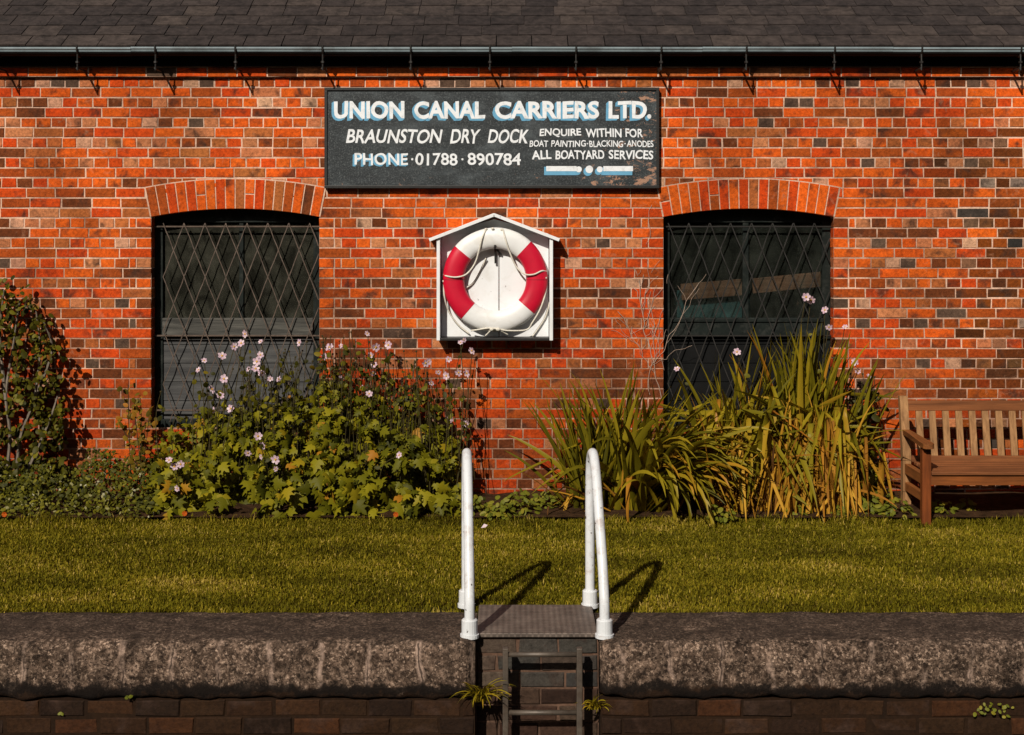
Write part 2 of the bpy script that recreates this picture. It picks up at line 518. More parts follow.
# window glass: a dirty sheet, part see-through, part mirror
def glass(name, dirt, amount, tint=(.6, .66, .62)):
    m, nt, p = new_mat(name); b = NB(nt); v = b.pos()
    tr = b.n('ShaderNodeBsdfTransparent'); tr.inputs[0].default_value = (*tint, 1)
    gl = b.n('ShaderNodeBsdfGlossy'); gl.inputs['Roughness'].default_value = .06
    gl.inputs[0].default_value = (.9, .95, .93, 1)
    lw = b.n('ShaderNodeFresnel'); lw.inputs[0].default_value = 1.5
    b.l(b.bump(b.noise(2.5, 2, .5, v), .15, .02), gl.inputs['Normal'])
    m1 = b.n('ShaderNodeMixShader'); b.l(lw.outputs[0], m1.inputs[0]); b.l(tr.outputs[0], m1.inputs[1]); b.l(gl.outputs[0], m1.inputs[2])
    df = b.n('ShaderNodeBsdfDiffuse')
    b.l(b.ramp(b.noise(7, 4, .6, b.pos((1, 1, .6)), .8), [(.35, tuple(x * .25 for x in dirt)), (.72, dirt)]), df.inputs[0])
    m2 = b.n('ShaderNodeMixShader')
    b.l(b.ramp(b.noise(4, 7, .7, v, .5), [(.3, amount * .45), (.7, min(1, amount * 1.35))]), m2.inputs[0])
    b.l(m1.outputs[0], m2.inputs[1]); b.l(df.outputs[0], m2.inputs[2])
    b.l(m2.outputs[0], nt.nodes['Material Output'].inputs['Surface'])
    return m
M['glass_dirty'] = glass('dirty_glass', (.070, .068, .052), .55, (.8, .85, .8))
M['glass'] = glass('window_glass', (.05, .055, .045), .30, (.93, .95, .93))

m, nt, p = new_mat('canal_water'); b = NB(nt)
p.inputs['Base Color'].default_value = (.012, .012, .007, 1); p.inputs['Roughness'].default_value = .06
b.l(b.bump(b.noise(3, 4, .5, b.pos((1, 2, 1))), .15, .03), p.inputs['Normal'])
M['water'] = m

# ------------------------------------------------------------------ ground, water, bank
COPE_B, COPE_F, COPE_H = -3.17, -3.72, .28      # back edge, front face, height of the coping
mb = MB()
mb.face([(-300, COPE_B - .05, -.03), (300, COPE_B - .05, -.03), (300, 600, -.03), (-300, 600, -.03)])
tag(mb.build('ground', M['turf']), 'earth under the lawn and the building', kind='structure')
mb = MB(); nx, ny = 90, 14
vs, fs = [], []
for j in range(ny + 1):
    for i in range(nx + 1):
        x = -6 + 12 * i / nx; y = -.02 - .78 * j / ny
        if j == ny: y += .05 * noise.noise(Vector((x * 2.3, 3, 1)))
        z = .012 + .03 * noise.noise(Vector((x * 4, y * 5, 0))) * min(1, (ny - j) / 3) + .03 * (ny - j) / ny
        vs.append((x, y, z))
for j in range(ny):
    for i in range(nx):
        a = j * (nx + 1) + i
        fs.append((a, a + nx + 1, a + nx + 2, a + 1))
mb.add(vs, fs)
tag(mb.build('flower_bed_soil', M['soil'], None, True), 'bare brown soil of the bed at the foot of the wall', kind='structure')
mb = MB(); mb.face([(-300, -9.6, -.85), (300, -9.6, -.85), (300, COPE_F + .4, -.85), (-300, COPE_F + .4, -.85)])
tag(mb.build('water', M['water']), 'dark canal water below the wall', kind='structure')
mb = MB()
mb.face([(-300, -400, .38), (300, -400, .38), (300, -9.6, .38), (-300, -9.6, .38)])
mb.face([(-300, -9.6, -1.6), (-300, -9.6, .38), (300, -9.6, .38), (300, -9.6, -1.6)])
tag(mb.build('towpath', M['path']), 'gritty towpath on the bank opposite', kind='structure')

# unseen trees added opposite to cut sky light; the window panes mirror them
gt_ = np.random.default_rng(3); n = 14000
tx = gt_.uniform(-55, 55, n); th_ = 11.0 + 2.2 * np.sin(tx * .45) + 1.2 * np.sin(tx * 1.3)
V = np.stack([tx, -27 + gt_.normal(0, 1.3, n), .4 + th_ * gt_.random(n)], 1)
A = gt_.normal(0, .45, (n, 3)); B = gt_.normal(0, .45, (n, 3))
Vt = np.stack([V - A, V + B, V + A, V - B], 1).reshape(-1, 3)
me = mesh_np('sky_block_trees', Vt, (np.arange(n) * 4)[:, None] + np.arange(4)[None], gt_.random(n) * .6)
tag(link('sky_block_trees', me, M['climber_leaf']), 'row of trees added out of view opposite the yard to cut the sky light', 'trees', kind='stuff')

# ------------------------------------------------------------------ bricks
ORANGE, RED, BROWN, DKBROWN = (.66, .105, .010), (.56, .062, .007), (.36, .066, .010), (.16, .042, .012)
GREY, BUFF, PALE, TAN = (.105, .062, .040), (.50, .175, .070), (.56, .29, .17), (.40, .115, .030)


def jit(c, a=.12):
    k = 1 + random.uniform(-a, a)
    h = random.uniform(-a, a) * (.8 if c[0] > .2 else .25)
    return (min(1, c[0] * k), c[1] * k * (1 + h), c[2] * k * (1 + h))


def brick_col(header, x, z):
    if header:
        w = [.31, .14, .16, .05, .045, .16, .05, .085] if z > 1.6 else [.19, .22, .27, .10, .045, .06, .015, .10]
    else:
        w = [.38, .27, .20, .055, .015, .02, 0, .06] if z > 1.6 else [.20, .30, .30, .10, .02, .01, 0, .07]
    c = random.choices([ORANGE, RED, BROWN, DKBROWN, GREY, BUFF, PALE, TAN], w)[0]
    # soot has blackened the wall towards its right end
    k = max(0, min(1, (x - 3.1 + .25 * noise.noise(Vector((x * 2, z * 2, 4)))) / .55)) * (1 if z < 2.4 else max(0, 1 - (z - 2.4) / .5))
    if random.random() < k * .75:
        f = random.uniform(.25, .6)
        c = (c[0] * f, c[1] * (f + .15), c[2] * (f + .3))
    g = .70 + .30 * max(0, min(1, (z - .2) / 1.7))        # darker towards the ground
    return jit((c[0] * g, c[1] * g, c[2] * g))


def add_brick(mb, x0, x1, z0, z1, y=0.0, depth=.03, col=None, j=.0021, ch=.0035, dirn=None):
    """a brick whose face lies at y (towards the camera), with worn, slightly crooked arrises"""
    r = lambda: random.uniform(-j, j)
    yy = y + random.uniform(-.0015, .0025)
    o = [(x0 + r(), yy + ch, z0 + r()), (x1 + r(), yy + ch, z0 + r()), (x1 + r(), yy + ch, z1 + r()), (x0 + r(), yy + ch, z1 + r())]
    tl = [r() * .8 for _ in range(4)]
    i = [(o[0][0] + ch, yy + tl[0], o[0][2] + ch), (o[1][0] - ch, yy + tl[1], o[1][2] + ch), (o[2][0] - ch, yy + tl[2], o[2][2] - ch), (o[3][0] + ch, yy + tl[3], o[3][2] - ch)]
    b = [(p[0], y + depth, p[2]) for p in o]
    fs = [(4, 5, 6, 7)]
    for k in range(4):
        n = (k + 1) % 4
        fs.append((k, n, 4 + n, 4 + k)); fs.append((8 + k, 8 + n, n, k))
    mb.add(o + i + b, fs, col, random.random())


PITCH, MORT, ZTOP = .0753, .0086, 3.147
WIN = [(-2.708, -1.446), (1.136, 2.414)]           # jambs of the two windows
SPRING, RISE, RING = 2.100, .062, .222
WZ0 = .52                                           # sill
WX0, WX1 = -7.0, 7.0
REVEAL = .115


def spans(z0, z1):
    """pieces of a course left between the openings"""
    if z1 <= WZ0 + .02 or z0 >= SPRING + .13:
        return [(WX0, WX1)]
    return [(WX0, WIN[0][0]), (WIN[0][1], WIN[1][0]), (WIN[1][1], WX1)]


building = empty('brick_building', (0, .3, 0), 'long red brick boatyard building with slate roof, black gutter and two barred windows', 'building')
wall = MB()
row = 0
z1 = ZTOP
while z1 > -.12:
    z0 = z1 - PITCH
    header = (row % 2 == 0) and row != 12
    L = .1125 if header else .225
    for (a, c) in spans(z0, z1):
        x = a
        closed_l, closed_r = a > WX0, c < WX1
        cells = []
        if closed_l and header: cells += [L, .052]
        if not closed_l: x -= random.uniform(.0, .9 * L)
        end_fix = [.052, L] if (closed_r and header) else []
        rem = c - x - sum(cells) - sum(end_fix)
        n = max(1, round(rem / L))
        ph = (.11 if (not header and closed_l and (row // 2) % 2) else 0)
        if ph: cells += [ph]; n = max(1, round((rem - ph) / L)); rem -= ph
        wobble = [L * random.uniform(.95, 1.05) for _ in range(n)]
        s = rem / sum(wobble)
        cells += [w * s for w in wobble] + end_fix
        for q, w in enumerate(cells):
            xa, xb = x, x + w
            x = xb
            edge = (q == 0 and closed_l) or (q == len(cells) - 1 and closed_r)
            la = 0 if (q == 0 and closed_l) else MORT / 2
            lb = 0 if (q == len(cells) - 1 and closed_r) else MORT / 2
            xm = (xa + xb) / 2
            add_brick(wall, max(xa, WX0) + la, xb - lb, z0 + MORT / 2, z1 - MORT / 2, 0, REVEAL if edge else .03, brick_col(header, xm, z0))
    z1 = z0
    row += 1
wall.build('wall', M['brick'], building)

mo = MB()
MY = .0045


def rect(mb, x0, x1, z0, z1, y):
    mb.face([(x0, y, z0), (x1, y, z0), (x1, y, z1), (x0, y, z1)])


zt = SPRING + .13
rect(mo, WX0, WX1, -.3, WZ0, MY); rect(mo, WX0, WX1, zt, 3.3, MY)
for a, c in ((WX0, WIN[0][0]), (WIN[0][1], WIN[1][0]), (WIN[1][1], WX1)):
    rect(mo, a, c, WZ0, zt, MY)
for a, c in WIN:
    for x in (a, c):
        s = .003 if x == a else -.003
        mo.face([(x - s, MY, WZ0), (x - s, REVEAL + .06, WZ0), (x - s, REVEAL + .06, zt), (x - s, MY, zt)])
mo.build('mortar', M['mortar'], building)

# dentil-less oversailing course below the eaves
cb = MB(); x = WX0
while x < WX1:
    w = .225 * random.uniform(.95, 1.05)
    add_brick(cb, x + MORT / 2, x + w - MORT / 2, ZTOP + .004, ZTOP + PITCH - .004, -.036, .06, brick_col(False, x, 3.2))
    x += w
cb.build('oversailing_course', M['brick'], building)
cb = MB(); cb.box((WX0, -.031, ZTOP + .003), (WX1, .25, 3.30)); cb.build('eaves_mortar', M['mortar'], building)

for (a, c) in WIN:
    am = MB(); mm = MB()
    cx, half = (a + c) / 2, (c - a) / 2
    Rr = (half * half + RISE * RISE) / (2 * RISE)
    zc = SPRING + RISE - Rr
    th0 = math.asin(half / Rr)
    nv = 18
    for k in range(nv):
        t0 = -th0 + 2 * th0 * k / nv; t1 = -th0 + 2 * th0 * (k + 1) / nv
        g_ = MORT * .42 / Rr
        col = jit(random.choices([ORANGE, RED, BROWN, TAN, DKBROWN], [.44, .34, .14, .07, .01])[0])
        col2 = jit(random.choices([ORANGE, RED, BROWN, TAN, DKBROWN], [.44, .34, .14, .07, .01])[0])
        cuts = [(0, RING)] if random.random() < .8 else [(0, .108), (.116, RING)]
        for (r0, r1), cc in zip(cuts, (col, col2)):
            def P(t, r, y): return (cx + (Rr + r) * math.sin(t), y, zc + (Rr + r) * math.cos(t))
            yy = -.006 + random.uniform(-.001, .002); h = .0032; e = h / Rr
            o = [P(t0 + g_, r0, yy + h), P(t1 - g_, r0, yy + h), P(t1 - g_, r1, yy + h), P(t0 + g_, r1, yy + h)]
            i = [P(t0 + g_ + e, r0 + h, yy), P(t1 - g_ - e, r0 + h, yy), P(t1 - g_ - e, r1 - h, yy), P(t0 + g_ + e, r1 - h, yy)]
            bk = [P(t0 + g_, r0, REVEAL), P(t1 - g_, r0, REVEAL), P(t1 - g_, r1, REVEAL), P(t0 + g_, r1, REVEAL)]
            fs = [(4, 5, 6, 7)]
            for q in range(4):
                n = (q + 1) % 4
                fs += [(q, n, 4 + n, 4 + q), (8 + q, 8 + n, n, q)]
            am.add(o + i + bk, fs, cc, random.random())
    for k in range(24):
        t0 = -th0 * 1.012 + 2.024 * th0 * k / 24; t1 = -th0 * 1.012 + 2.024 * th0 * (k + 1) / 24
        q = [(cx + (Rr + r) * math.sin(t), y, zc + (Rr + r) * math.cos(t)) for t, r, y in
             ((t0, .003, -.0015), (t1, .003, -.0015), (t1, RING + .008, -.0015), (t0, RING + .008, -.0015), (t0, .003, REVEAL + .05), (t1, .003, REVEAL + .05))]
        mm.add(q, [(0, 1, 2, 3), (0, 4, 5, 1)])
    ar = am.build('brick_arch', M['brick'], building)
    mm.build('mortar', M['mortar'], ar)

# dark room behind the windows and the rest of the shell
sh = MB()
for a, bb in (((-7, .30, -.05), (7, .30, 3.2)),):
    pass
rm = MB()
rm.face([(-6.8, 4.2, 0), (6.8, 4.2, 0), (6.8, 4.2, 3.1), (-6.8, 4.2, 3.1)])
rm.face([(-6.8, .18, 3.1), (6.8, .18, 3.1), (6.8, 4.2, 3.1), (-6.8, 4.2, 3.1)])
rm.face([(-6.8, .18, .02), (6.8, .18, .02), (6.8, 4.2, .02), (-6.8, 4.2, .02)])
for x in (-6.8, 6.8): rm.face([(x, .18, 0), (x, 4.2, 0), (x, 4.2, 3.1), (x, .18, 3.1)])
rm.build('interior_wall', M['old_board'], building)

# ------------------------------------------------------------------ roof, gutter
PIT = R(30); EZ, EY = 3.352, -.165
rf = MB()
gauge = .200
up = Vector((0, math.cos(PIT), math.sin(PIT))); nr = Vector((0, -math.sin(PIT), math.cos(PIT)))
for rw in range(17):
    x = WX0 - random.uniform(0, .3)
    k = 0
    base_x = x + (.14 if rw % 2 else 0)
    x = base_x
    while x < WX1 + .1:
        w = random.uniform(.245, .285)
        off = random.uniform(-.010, .010)
        p0 = Vector((0, EY, EZ)) + up * (rw * gauge + off)
        lift = .017 + random.uniform(0, .004)
        sk = random.uniform(-.008, .008)
        a0 = p0 + nr * lift; a1 = p0 + up * (gauge * 2.05) + nr * .003
        th = nr * -.013
        c4 = [a0 + Vector((x + .003, 0, 0)), a0 + Vector((x + w - .004, 0, 0)) + up * sk, a1 + Vector((x + w - .004, 0, 0)), a1 + Vector((x + .003, 0, 0))]
        lo = [q + th for q in c4]
        rf.add(c4 + lo, [(0, 1, 2, 3), (4, 5, 1, 0), (5, 6, 2, 1), (7, 4, 0, 3)], (1, 1, 1), random.random())
        x += w
roof = rf.build('roof', M['slate'], building)
rb = MB()
ridge = Vector((0, EY, EZ)) + up * (17 * gauge)
rb.face([(WX0, EY + .02, EZ - .012), (WX1, EY + .02, EZ - .012), (WX1, ridge.y, ridge.z - .012), (WX0, ridge.y, ridge.z - .012)])
rb.face([(WX0, ridge.y, ridge.z - .012), (WX1, ridge.y, ridge.z - .012), (WX1, 2 * ridge.y, EZ), (WX0, 2 * ridge.y, EZ)])
rb.box((WX0, -.062, ZTOP + PITCH + .001), (WX1, -.040, 3.362), .004)
rb.build('eaves_board', M['black'], building)

gx = MB()
GY, GZ, GR = -.168, 3.343, .056
n = 12
for seg in range(10):                              # cast lengths meeting at collars
    x0, x1 = -7 + seg * 1.4, -7 + (seg + 1) * 1.4
    prof = [(GY - GR * math.cos(math.pi * i / n), GZ - GR * math.sin(math.pi * i / n)) for i in range(n + 1)]
    prof = [(prof[0][0] - .006, GZ + .004), (prof[0][0] - .006, GZ - .008)] + prof[1:]
    inner = [(GY + (y - GY) * .9, GZ + (z - GZ) * .9 + .004) for y, z in prof][::-1]
    loop = prof + inner
    dz0, dz1 = random.uniform(-.003, .003), random.uniform(-.003, .003)
    vs = [(x0, y, z + dz0) for y, z in loop] + [(x1 - .001, y, z + dz1) for y, z in loop]
    k = len(loop)
    for i in range(k):
        q = (i, (i + 1) % k, k + (i + 1) % k, k + i)
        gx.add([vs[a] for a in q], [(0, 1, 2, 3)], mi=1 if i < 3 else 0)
gutter = gx.build('gutter', [M['gutter'], M['gutter_rim_glare']], building)
first = None
for px in (-2, 78, 156, 236, 323, 411, 490, 576, 661, 746, 834, 921, 1020, -84, 1105):
    X = (px - 512) * (D - .2) / F
    if first is None:
        g = MB(); x = 0
        # strap round the gutter, threaded rod and nut below it, spike into the wall
        st = [(x, GY - (GR + .010) * math.cos(math.pi * i / 12), GZ - (GR + .006) * math.sin(math.pi * i / 12)) for i in range(13)]
        g.tube([(x, GY - GR - .012, GZ + .02)] + st, .007, 6)
        g.tube([(x, GY - .045, GZ - GR + .02), (x, GY - .045, GZ - .165)], .0065, 8)
        g.tube([(x, GY - .045, GZ - .098), (x, GY - .045, GZ - .112)], .015, 6)
        g.tube([(x - .004, GY - .045, GZ - .150), (x + .004, .02, GZ - .155)], .008, 8)
        first = g.build('gutter_bracket', M['dark_bar'], gutter)
        o = first
    else:
        o = first.copy(); COL.objects.link(o); o.parent = gutter
    o.location = first.location if o is first else o.location
    o.location.x = X

# ------------------------------------------------------------------ windows
def lattice_mesh(mb, x0, x1, ztop, zbot, y, pitch, height, r, rag=True):
    """crossed bars in tall diamonds, cut to the rectangle"""
    sl = height / pitch
    for sgn, yo in ((1, 0), (-1, .009)):
        k = -int((ztop - zbot) / height) - 2
        while True:
            xs = x0 + k * pitch
            if sgn == 1:
                if xs > x1: break
            else:
                if xs - (ztop - zbot) / sl > x1: break
            pts = []
            N = 26
            for i in range(N + 1):
                z = ztop + (zbot - ztop) * i / N
                x = xs + sgn * (ztop - z) / sl
                if x0 - .004 <= x <= x1 + .004:
                    pts.append((x + random.uniform(-.0022, .0022), y + yo + random.uniform(-.003, .003), z))
            for q in range(len(pts) - 1):
                (xa, ya, za_), (xb, yb, zb_) = pts[q], pts[q + 1]
                vs = []
                for (px_, py_, pz_) in (pts[q], pts[q + 1]):
                    vs += [(px_ - r, py_, pz_), (px_ + r, py_, pz_), (px_ + r, py_ + .005, pz_), (px_ - r, py_ + .005, pz_)]
                mb.add(vs, [(0, 1, 5, 4), (1, 2, 6, 5), (2, 3, 7, 6), (3, 0, 4, 7)])
            k += 1


def window(idx):
    a, c = WIN[idx]
    w = bpy.data.objects.new('window', None); COL.objects.link(w)
    w.parent = building; w.location = Vector(((a + c) / 2, REVEAL, WZ0)) - building.location
    Y = REVEAL
    top = SPRING + .075
    fm = MB()
    za = at(0, 318, Y).z; zb = at(0, 336, Y).z       # middle rail
    # timber frame: stiles, head, rail, sill
    fm.box((a, Y, WZ0), (a + .06, Y + .07, top), .003); fm.box((c - .06, Y, WZ0), (c, Y + .07, top), .003)
    fm.box((a + .061, Y + .002, top - .115), (c - .061, Y + .07, top), .003)
    fm.box((a + .02, Y + .001, WZ0 - .03), (c - .02, Y + .07, WZ0 + .045), .003)
    if idx == 0:
        mx = at(241, 0, Y).x; fm.box((mx - .016, Y + .012, za), (mx + .016, Y + .055, top - .116), .003)
    else:
        mx = at(746, 0, Y).x; fm.box((mx - .022, Y + .008, za), (mx + .022, Y + .06, top - .116), .003)
    fm.build('frame', M['frame_green'], w)
    rl = MB(); rl.box((a + .061, Y - .022, zb), (c - .061, Y + .07, za), .004)
    if idx == 1: rl.box((a + .061, Y - .034, za - .028), (c - .061, Y - .0225, za - .004), .003)
    rl.build('middle_rail', M['old_rail'] if idx == 0 else M['frame_green'], w)
    pn = MB()
    for xa, xb in ((a + .06, mx - .012), (mx + .012, c - .06)):
        pn.box((xa, Y + .030, za - .004), (xb, Y + .034, top - .11))
    pn.build('pane', M['glass_dirty'] if idx == 0 else M['glass'], w)
    bd = MB()
    z = WZ0 + .046
    while z < zb - .03:
        h = min(.142, zb - .006 - z)
        bd.box((a + .061, Y + .012 + random.uniform(0, .004), z), (c - .061, Y + .04, z + h - .004), .003)
        z += h
    bd.build('lower_panel', M['old_board'] if idx == 0 else M['black'], w)
    gr = MB()
    Yg = .055
    gl, grr = (at(163, 0, Yg).x, at(319, 0, Yg).x) if idx == 0 else (at(668, 0, Yg).x, at(830, 0, Yg).x)
    gt = at(0, 223, Yg).z
    lattice_mesh(gr, gl, grr, gt, WZ0 + .03, Yg, .158, .405, .0035 if idx == 0 else .0040)
    for zz in (gt - .028, at(0, 336, Yg).z, WZ0 + .12):
        gr.tube([(a + .005, Yg + .018, zz), (c - .005, Yg + .018, zz)], .007, 6)
    gr.build('security_grille', M['tan_metal'] if idx == 0 else M['dark_bar'], w)


window(0); window(1)

# slabs added behind the right-hand panes in place of a narrowboat reflection
def slab(p0, p1, h, t):
    p0, p1 = Vector(p0), Vector(p1)
    mb = MB(); d = p1 - p0
    mt = Matrix.Translation((p0 + p1) / 2) @ Matrix.Rotation(-math.atan2(d.z, d.x), 4, 'Y')
    mb.box((-d.length / 2, -t / 2, -h / 2), (d.length / 2, t / 2, h / 2), .004, mat=mt)
    return mb
o = slab(at(681, 292, .26), at(742, 287, .26), .125, .04).build('reflection_slab', M['reflection']); tag(o, 'short brown plank of a boat, modelled as a slab behind the left pane of the right-hand window', 'reflection', 'slabs standing in for a mirrored boat')
o = slab(at(752, 286, .26), at(822, 279, .26), .115, .04).build('reflection_slab', M['reflection']); tag(o, 'sloping brown plank of a boat, modelled as a slab behind the right pane of the right-hand window', 'reflection', 'slabs standing in for a mirrored boat')
o = slab(at(674, 306, .32), at(750, 303, .32), .24, .03).build('teal_reflection_slab', M['teal']); tag(o, 'dull teal slab for a mirrored boat hull inside the right-hand window, below a brown plank', 'board')

# ------------------------------------------------------------------ sign
SY = -.045
a, c = at(324.5, 188.3, SY), at(659.2, 87.6, SY)
sign = empty('painted_sign', (0, SY, a.z), 'dark hand-painted boatyard sign with white and blue lettering and flaking paint', 'sign')
mb = MB(); mb.box((a.x + .012, SY, a.z + .012), (c.x - .012, -.006, c.z - .012), .002); mb.build('board', M['sign'], sign)
mb = MB()
e = .022
mb.box((a.x, SY - .012, c.z - e), (c.x, -.004, c.z), .003); mb.box((a.x, SY - .012, a.z), (c.x, -.004, a.z + e), .003)
mb.box((a.x, SY - .010, a.z + e + .001), (a.x + e, -.004, c.z - e - .001), .003); mb.box((c.x - e, SY - .010, a.z + e + .001), (c.x, -.004, c.z - e - .001), .003)
mb.build('sign_frame', M['black_metal'], sign)


def sp(zx, zy):                                      # enlarged-view pixel to photo pixel
    return 310 + zx / 2.768, 70 + zy / 2.768


def text_geo(s, offset=0.0, shear=0.0):
    cu = bpy.data.curves.new('t', 'FONT'); cu.body = s; cu.size = 1; cu.offset = offset; cu.shear = shear; cu.fill_mode = 'FRONT'; cu.resolution_u = 4
    ob = bpy.data.objects.new('t', cu); COL.objects.link(ob)
    dg = bpy.context.evaluated_depsgraph_get(); dg.update()
    me = bpy.data.meshes.new_from_object(ob.evaluated_get(dg))
    V = np.array([v.co[:] for v in me.vertices]); Fs = [tuple(p.vertices) for p in me.polygons]
    bpy.data.objects.remove(ob); bpy.data.curves.remove(cu); bpy.data.meshes.remove(me)
    return V, Fs


def put_word(mb, s, zx0, zx1, zy0, zy1, y, offset=0.0, shear=0.0, ox=0.0, oz=0.0):
    V, Fs = text_geo(s, offset, shear)
    p0 = at(*sp(zx0, zy1), SY); p1 = at(*sp(zx1, zy0), SY)
    lo, hi = V.min(0), V.max(0)
    X = p0.x + (V[:, 0] - lo[0]) / (hi[0] - lo[0]) * (p1.x - p0.x)
    # a brush never keeps the line exactly
    ph = random.uniform(0, 6)
    Z = p0.z + (V[:, 1] - lo[1]) / (hi[1] - lo[1]) * (p1.z - p0.z)
    Z = Z + .0025 * np.sin(X * 31 + ph) ; X = X + .002 * np.sin(Z * 60 + ph * 2 + X * 9)
    mb.add([(x + ox, y, z + oz) for x, z in zip(X, Z)], Fs)


T1 = [('UNION', 62, 262), ('CANAL', 285, 485), ('CARRIERS', 508, 800), ('LTD.', 822, 945)]
LINES = []
def new_line():
    LINES.append(MB()); return LINES[-1]
lw = new_line(); lb = MB(); lb2 = MB()
for s, x0, x1 in T1:
    put_word(lw, s, x0 + 4, x1, 86, 135, SY - .0030, .036)
    random.seed(len(s)); st = random.getstate()
    for k in range(1, 7):
        put_word(lb, s, x0 + 4, x1, 86, 135, SY - .0020 + k * .0001, .036, 0, -.0030 * k, -.0026 * k)
lw = new_line(); L3 = lw
for s, x0, x1 in [('PHONE', 124, 271)]:
    put_word(lw, s, x0, x1, 230, 263, SY - .0030, .018)
    for k in range(1, 6):
        put_word(lb2, s, x0, x1, 230, 263, SY - .0020 + k * .0001, .018, 0, -.0030 * k, -.0022 * k)
lw = new_line()
for s, x0, x1 in [('BRAUNSTON', 100, 368), ('DRY', 388, 472), ('DOCK', 492, 606)]:
    put_word(lw, s, x0, x1, 164, 203, SY - .0030, .020, .22)
lw = L3
for s, x0, x1 in [('01788', 292, 408), ('890784', 436, 584)]:
    put_word(lw, s, x0, x1, 230, 264, SY - .0030, .018)
lw = new_line()
for s, x0, x1 in [('ENQUIRE', 636, 750), ('WITHIN', 763, 862), ('FOR', 873, 922)]:
    put_word(lw, s, x0, x1, 162, 186, SY - .0030, .024)
lw = new_line(); L5 = lw
for s, x0, x1 in [('BOAT', 608, 659), ('PAINTING', 668, 763), ('BLACKING', 773, 867), ('ANODES', 877, 950)]:
    put_word(lw, s, x0, x1, 195, 213, SY - .0030, .018)
lw = new_line()
for s, x0, x1 in [('ALL', 614, 668), ('BOATYARD', 680, 815), ('SERVICES', 827, 950)]:
    put_word(lw, s, x0, x1, 222, 247, SY - .0030, .024)


def disc(mb, zx, zy, r, y, n=20):
    p = at(*sp(zx, zy), SY)
    mb.face([(p.x + r * math.cos(2 * math.pi * i / n), y, p.z + r * math.sin(2 * math.pi * i / n)) for i in range(n)])


for zx, zy in ((283, 247), (422, 247), (768, 204), (872, 204)):
    disc(L3 if zy > 210 else L5, zx, zy, .008 if zy > 210 else .005, SY - .0031)
orn_w, orn_b = MB(), MB()
def bar(mb, x0, x1, y0, y1, y):
    p0, p1 = at(*sp(x0, y1), SY), at(*sp(x1, y0), SY)
    mb.face([(p0.x, y, p0.z), (p1.x, y, p0.z), (p1.x, y, p1.z), (p0.x, y, p1.z)])
bar(orn_b, 648, 738, 268, 291, SY - .0022); bar(orn_b, 806, 892, 270, 291, SY - .0022)
bar(orn_w, 654, 738, 266, 280, SY - .0030); bar(orn_w, 812, 894, 266, 280, SY - .0030)
for zx, r in ((744, .026), (773, .033), (802, .026)):
    disc(orn_b, zx - 4, 281, r, SY - .0024); disc(orn_w, zx, 275, r * .86, SY - .0033)
for q in LINES: q.build('lettering', M['letter_white'], sign)
for q in (lb, lb2): q.build('lettering_shade', M['letter_blue'], sign)
orn_w.build('ornament', M['letter_white'], sign); orn_b.build('ornament_shade', M['letter_blue'], sign)
random.seed(11)

# ------------------------------------------------------------------ lifebuoy housing and lifebuoy
HYF = -.150                                          # front of the housing
bl, br = at(436.6, 340, HYF), at(553, 340, HYF)
ev = at(0, 238, HYF).z
ap = at(494, 213, HYF - .02); el = at(428.6, 238.5, HYF - .02); er = at(560, 238.5, HYF - .02)
hs = empty('lifebuoy_housing', (ap.x, -.07, bl.z), 'white wooden gabled housing fixed to the brick wall around the lifebuoy', 'housing')
mb = MB()
xs = [bl.x + .026, at(499, 0, -.03).x, br.x - .026]
for i in range(2):
    mb.box((xs[i] + .003, -.030, bl.z + .015), (xs[i + 1] - .003, -.006, ev + .03), .003)
# gable piece of the back
q0, q1, q2 = (bl.x + .03, ev + .031), (br.x - .03, ev + .031), (ap.x, ap.z - .045)
mb.add([(q0[0], -.030, q0[1]), (q1[0], -.030, q1[1]), (q2[0], -.030, q2[1]), (q0[0], -.006, q0[1]), (q1[0], -.006, q1[1]), (q2[0], -.006, q2[1])],
       [(0, 1, 2), (5, 4, 3), (0, 3, 4, 1), (1, 4, 5, 2), (2, 5, 3, 0)])
mb.build('back_panel', M['white'], hs)
for x0, x1 in ((bl.x, bl.x + .025), (br.x - .025, br.x)):
    mb = MB(); mb.box((x0, HYF, bl.z - .004), (x1, -.004, ev + .012), .003); mb.build('side_panel', M['white'], hs)
mb = MB(); mb.box((bl.x + .026, HYF + .012, bl.z - .006), (br.x - .026, -.031, bl.z + .014), .003); mb.build('base_board', M['black_metal'], hs)
for a, c in ((el, ap), (ap, er)):
    d = c - a; L = math.hypot(d.x, d.z); ang = math.atan2(d.z, d.x)
    mt = Matrix.Translation(Vector((a.x, 0, a.z))) @ Matrix.Rotation(-ang, 4, 'Y')
    mb = MB()
    ex0, ex1 = (0, L - .002) if a is el else (.002, L)
    mb.box((ex0, HYF - .02, -.024), (ex1, -.004, 0), .002, mat=mt)
    mb.build('roof_board', M['white'], hs)
RC = at(495.2, 279.6, -.085)
mb = MB()
mb.tube([(RC.x, -.03, RC.z + .245), (RC.x, -.115, RC.z + .238), (RC.x, -.13, RC.z + .255)], .009, 8)
mb.tube([(RC.x, -.06, RC.z + .235), (RC.x + .002, -.055, RC.z + .12)], .008, 8)
mb.tube([(RC.x + .01, -.06, RC.z + .225), (RC.x + .045, -.052, RC.z + .185)], .007, 8)
mb.build('hook', M['dark_bar'], hs)

ring = empty('lifebuoy', (RC.x, -.085, RC.z - .39), 'red and white lifebuoy with grab rope hanging in its white housing', 'lifebuoy')
RM, RT, RD = .310, .079, .050


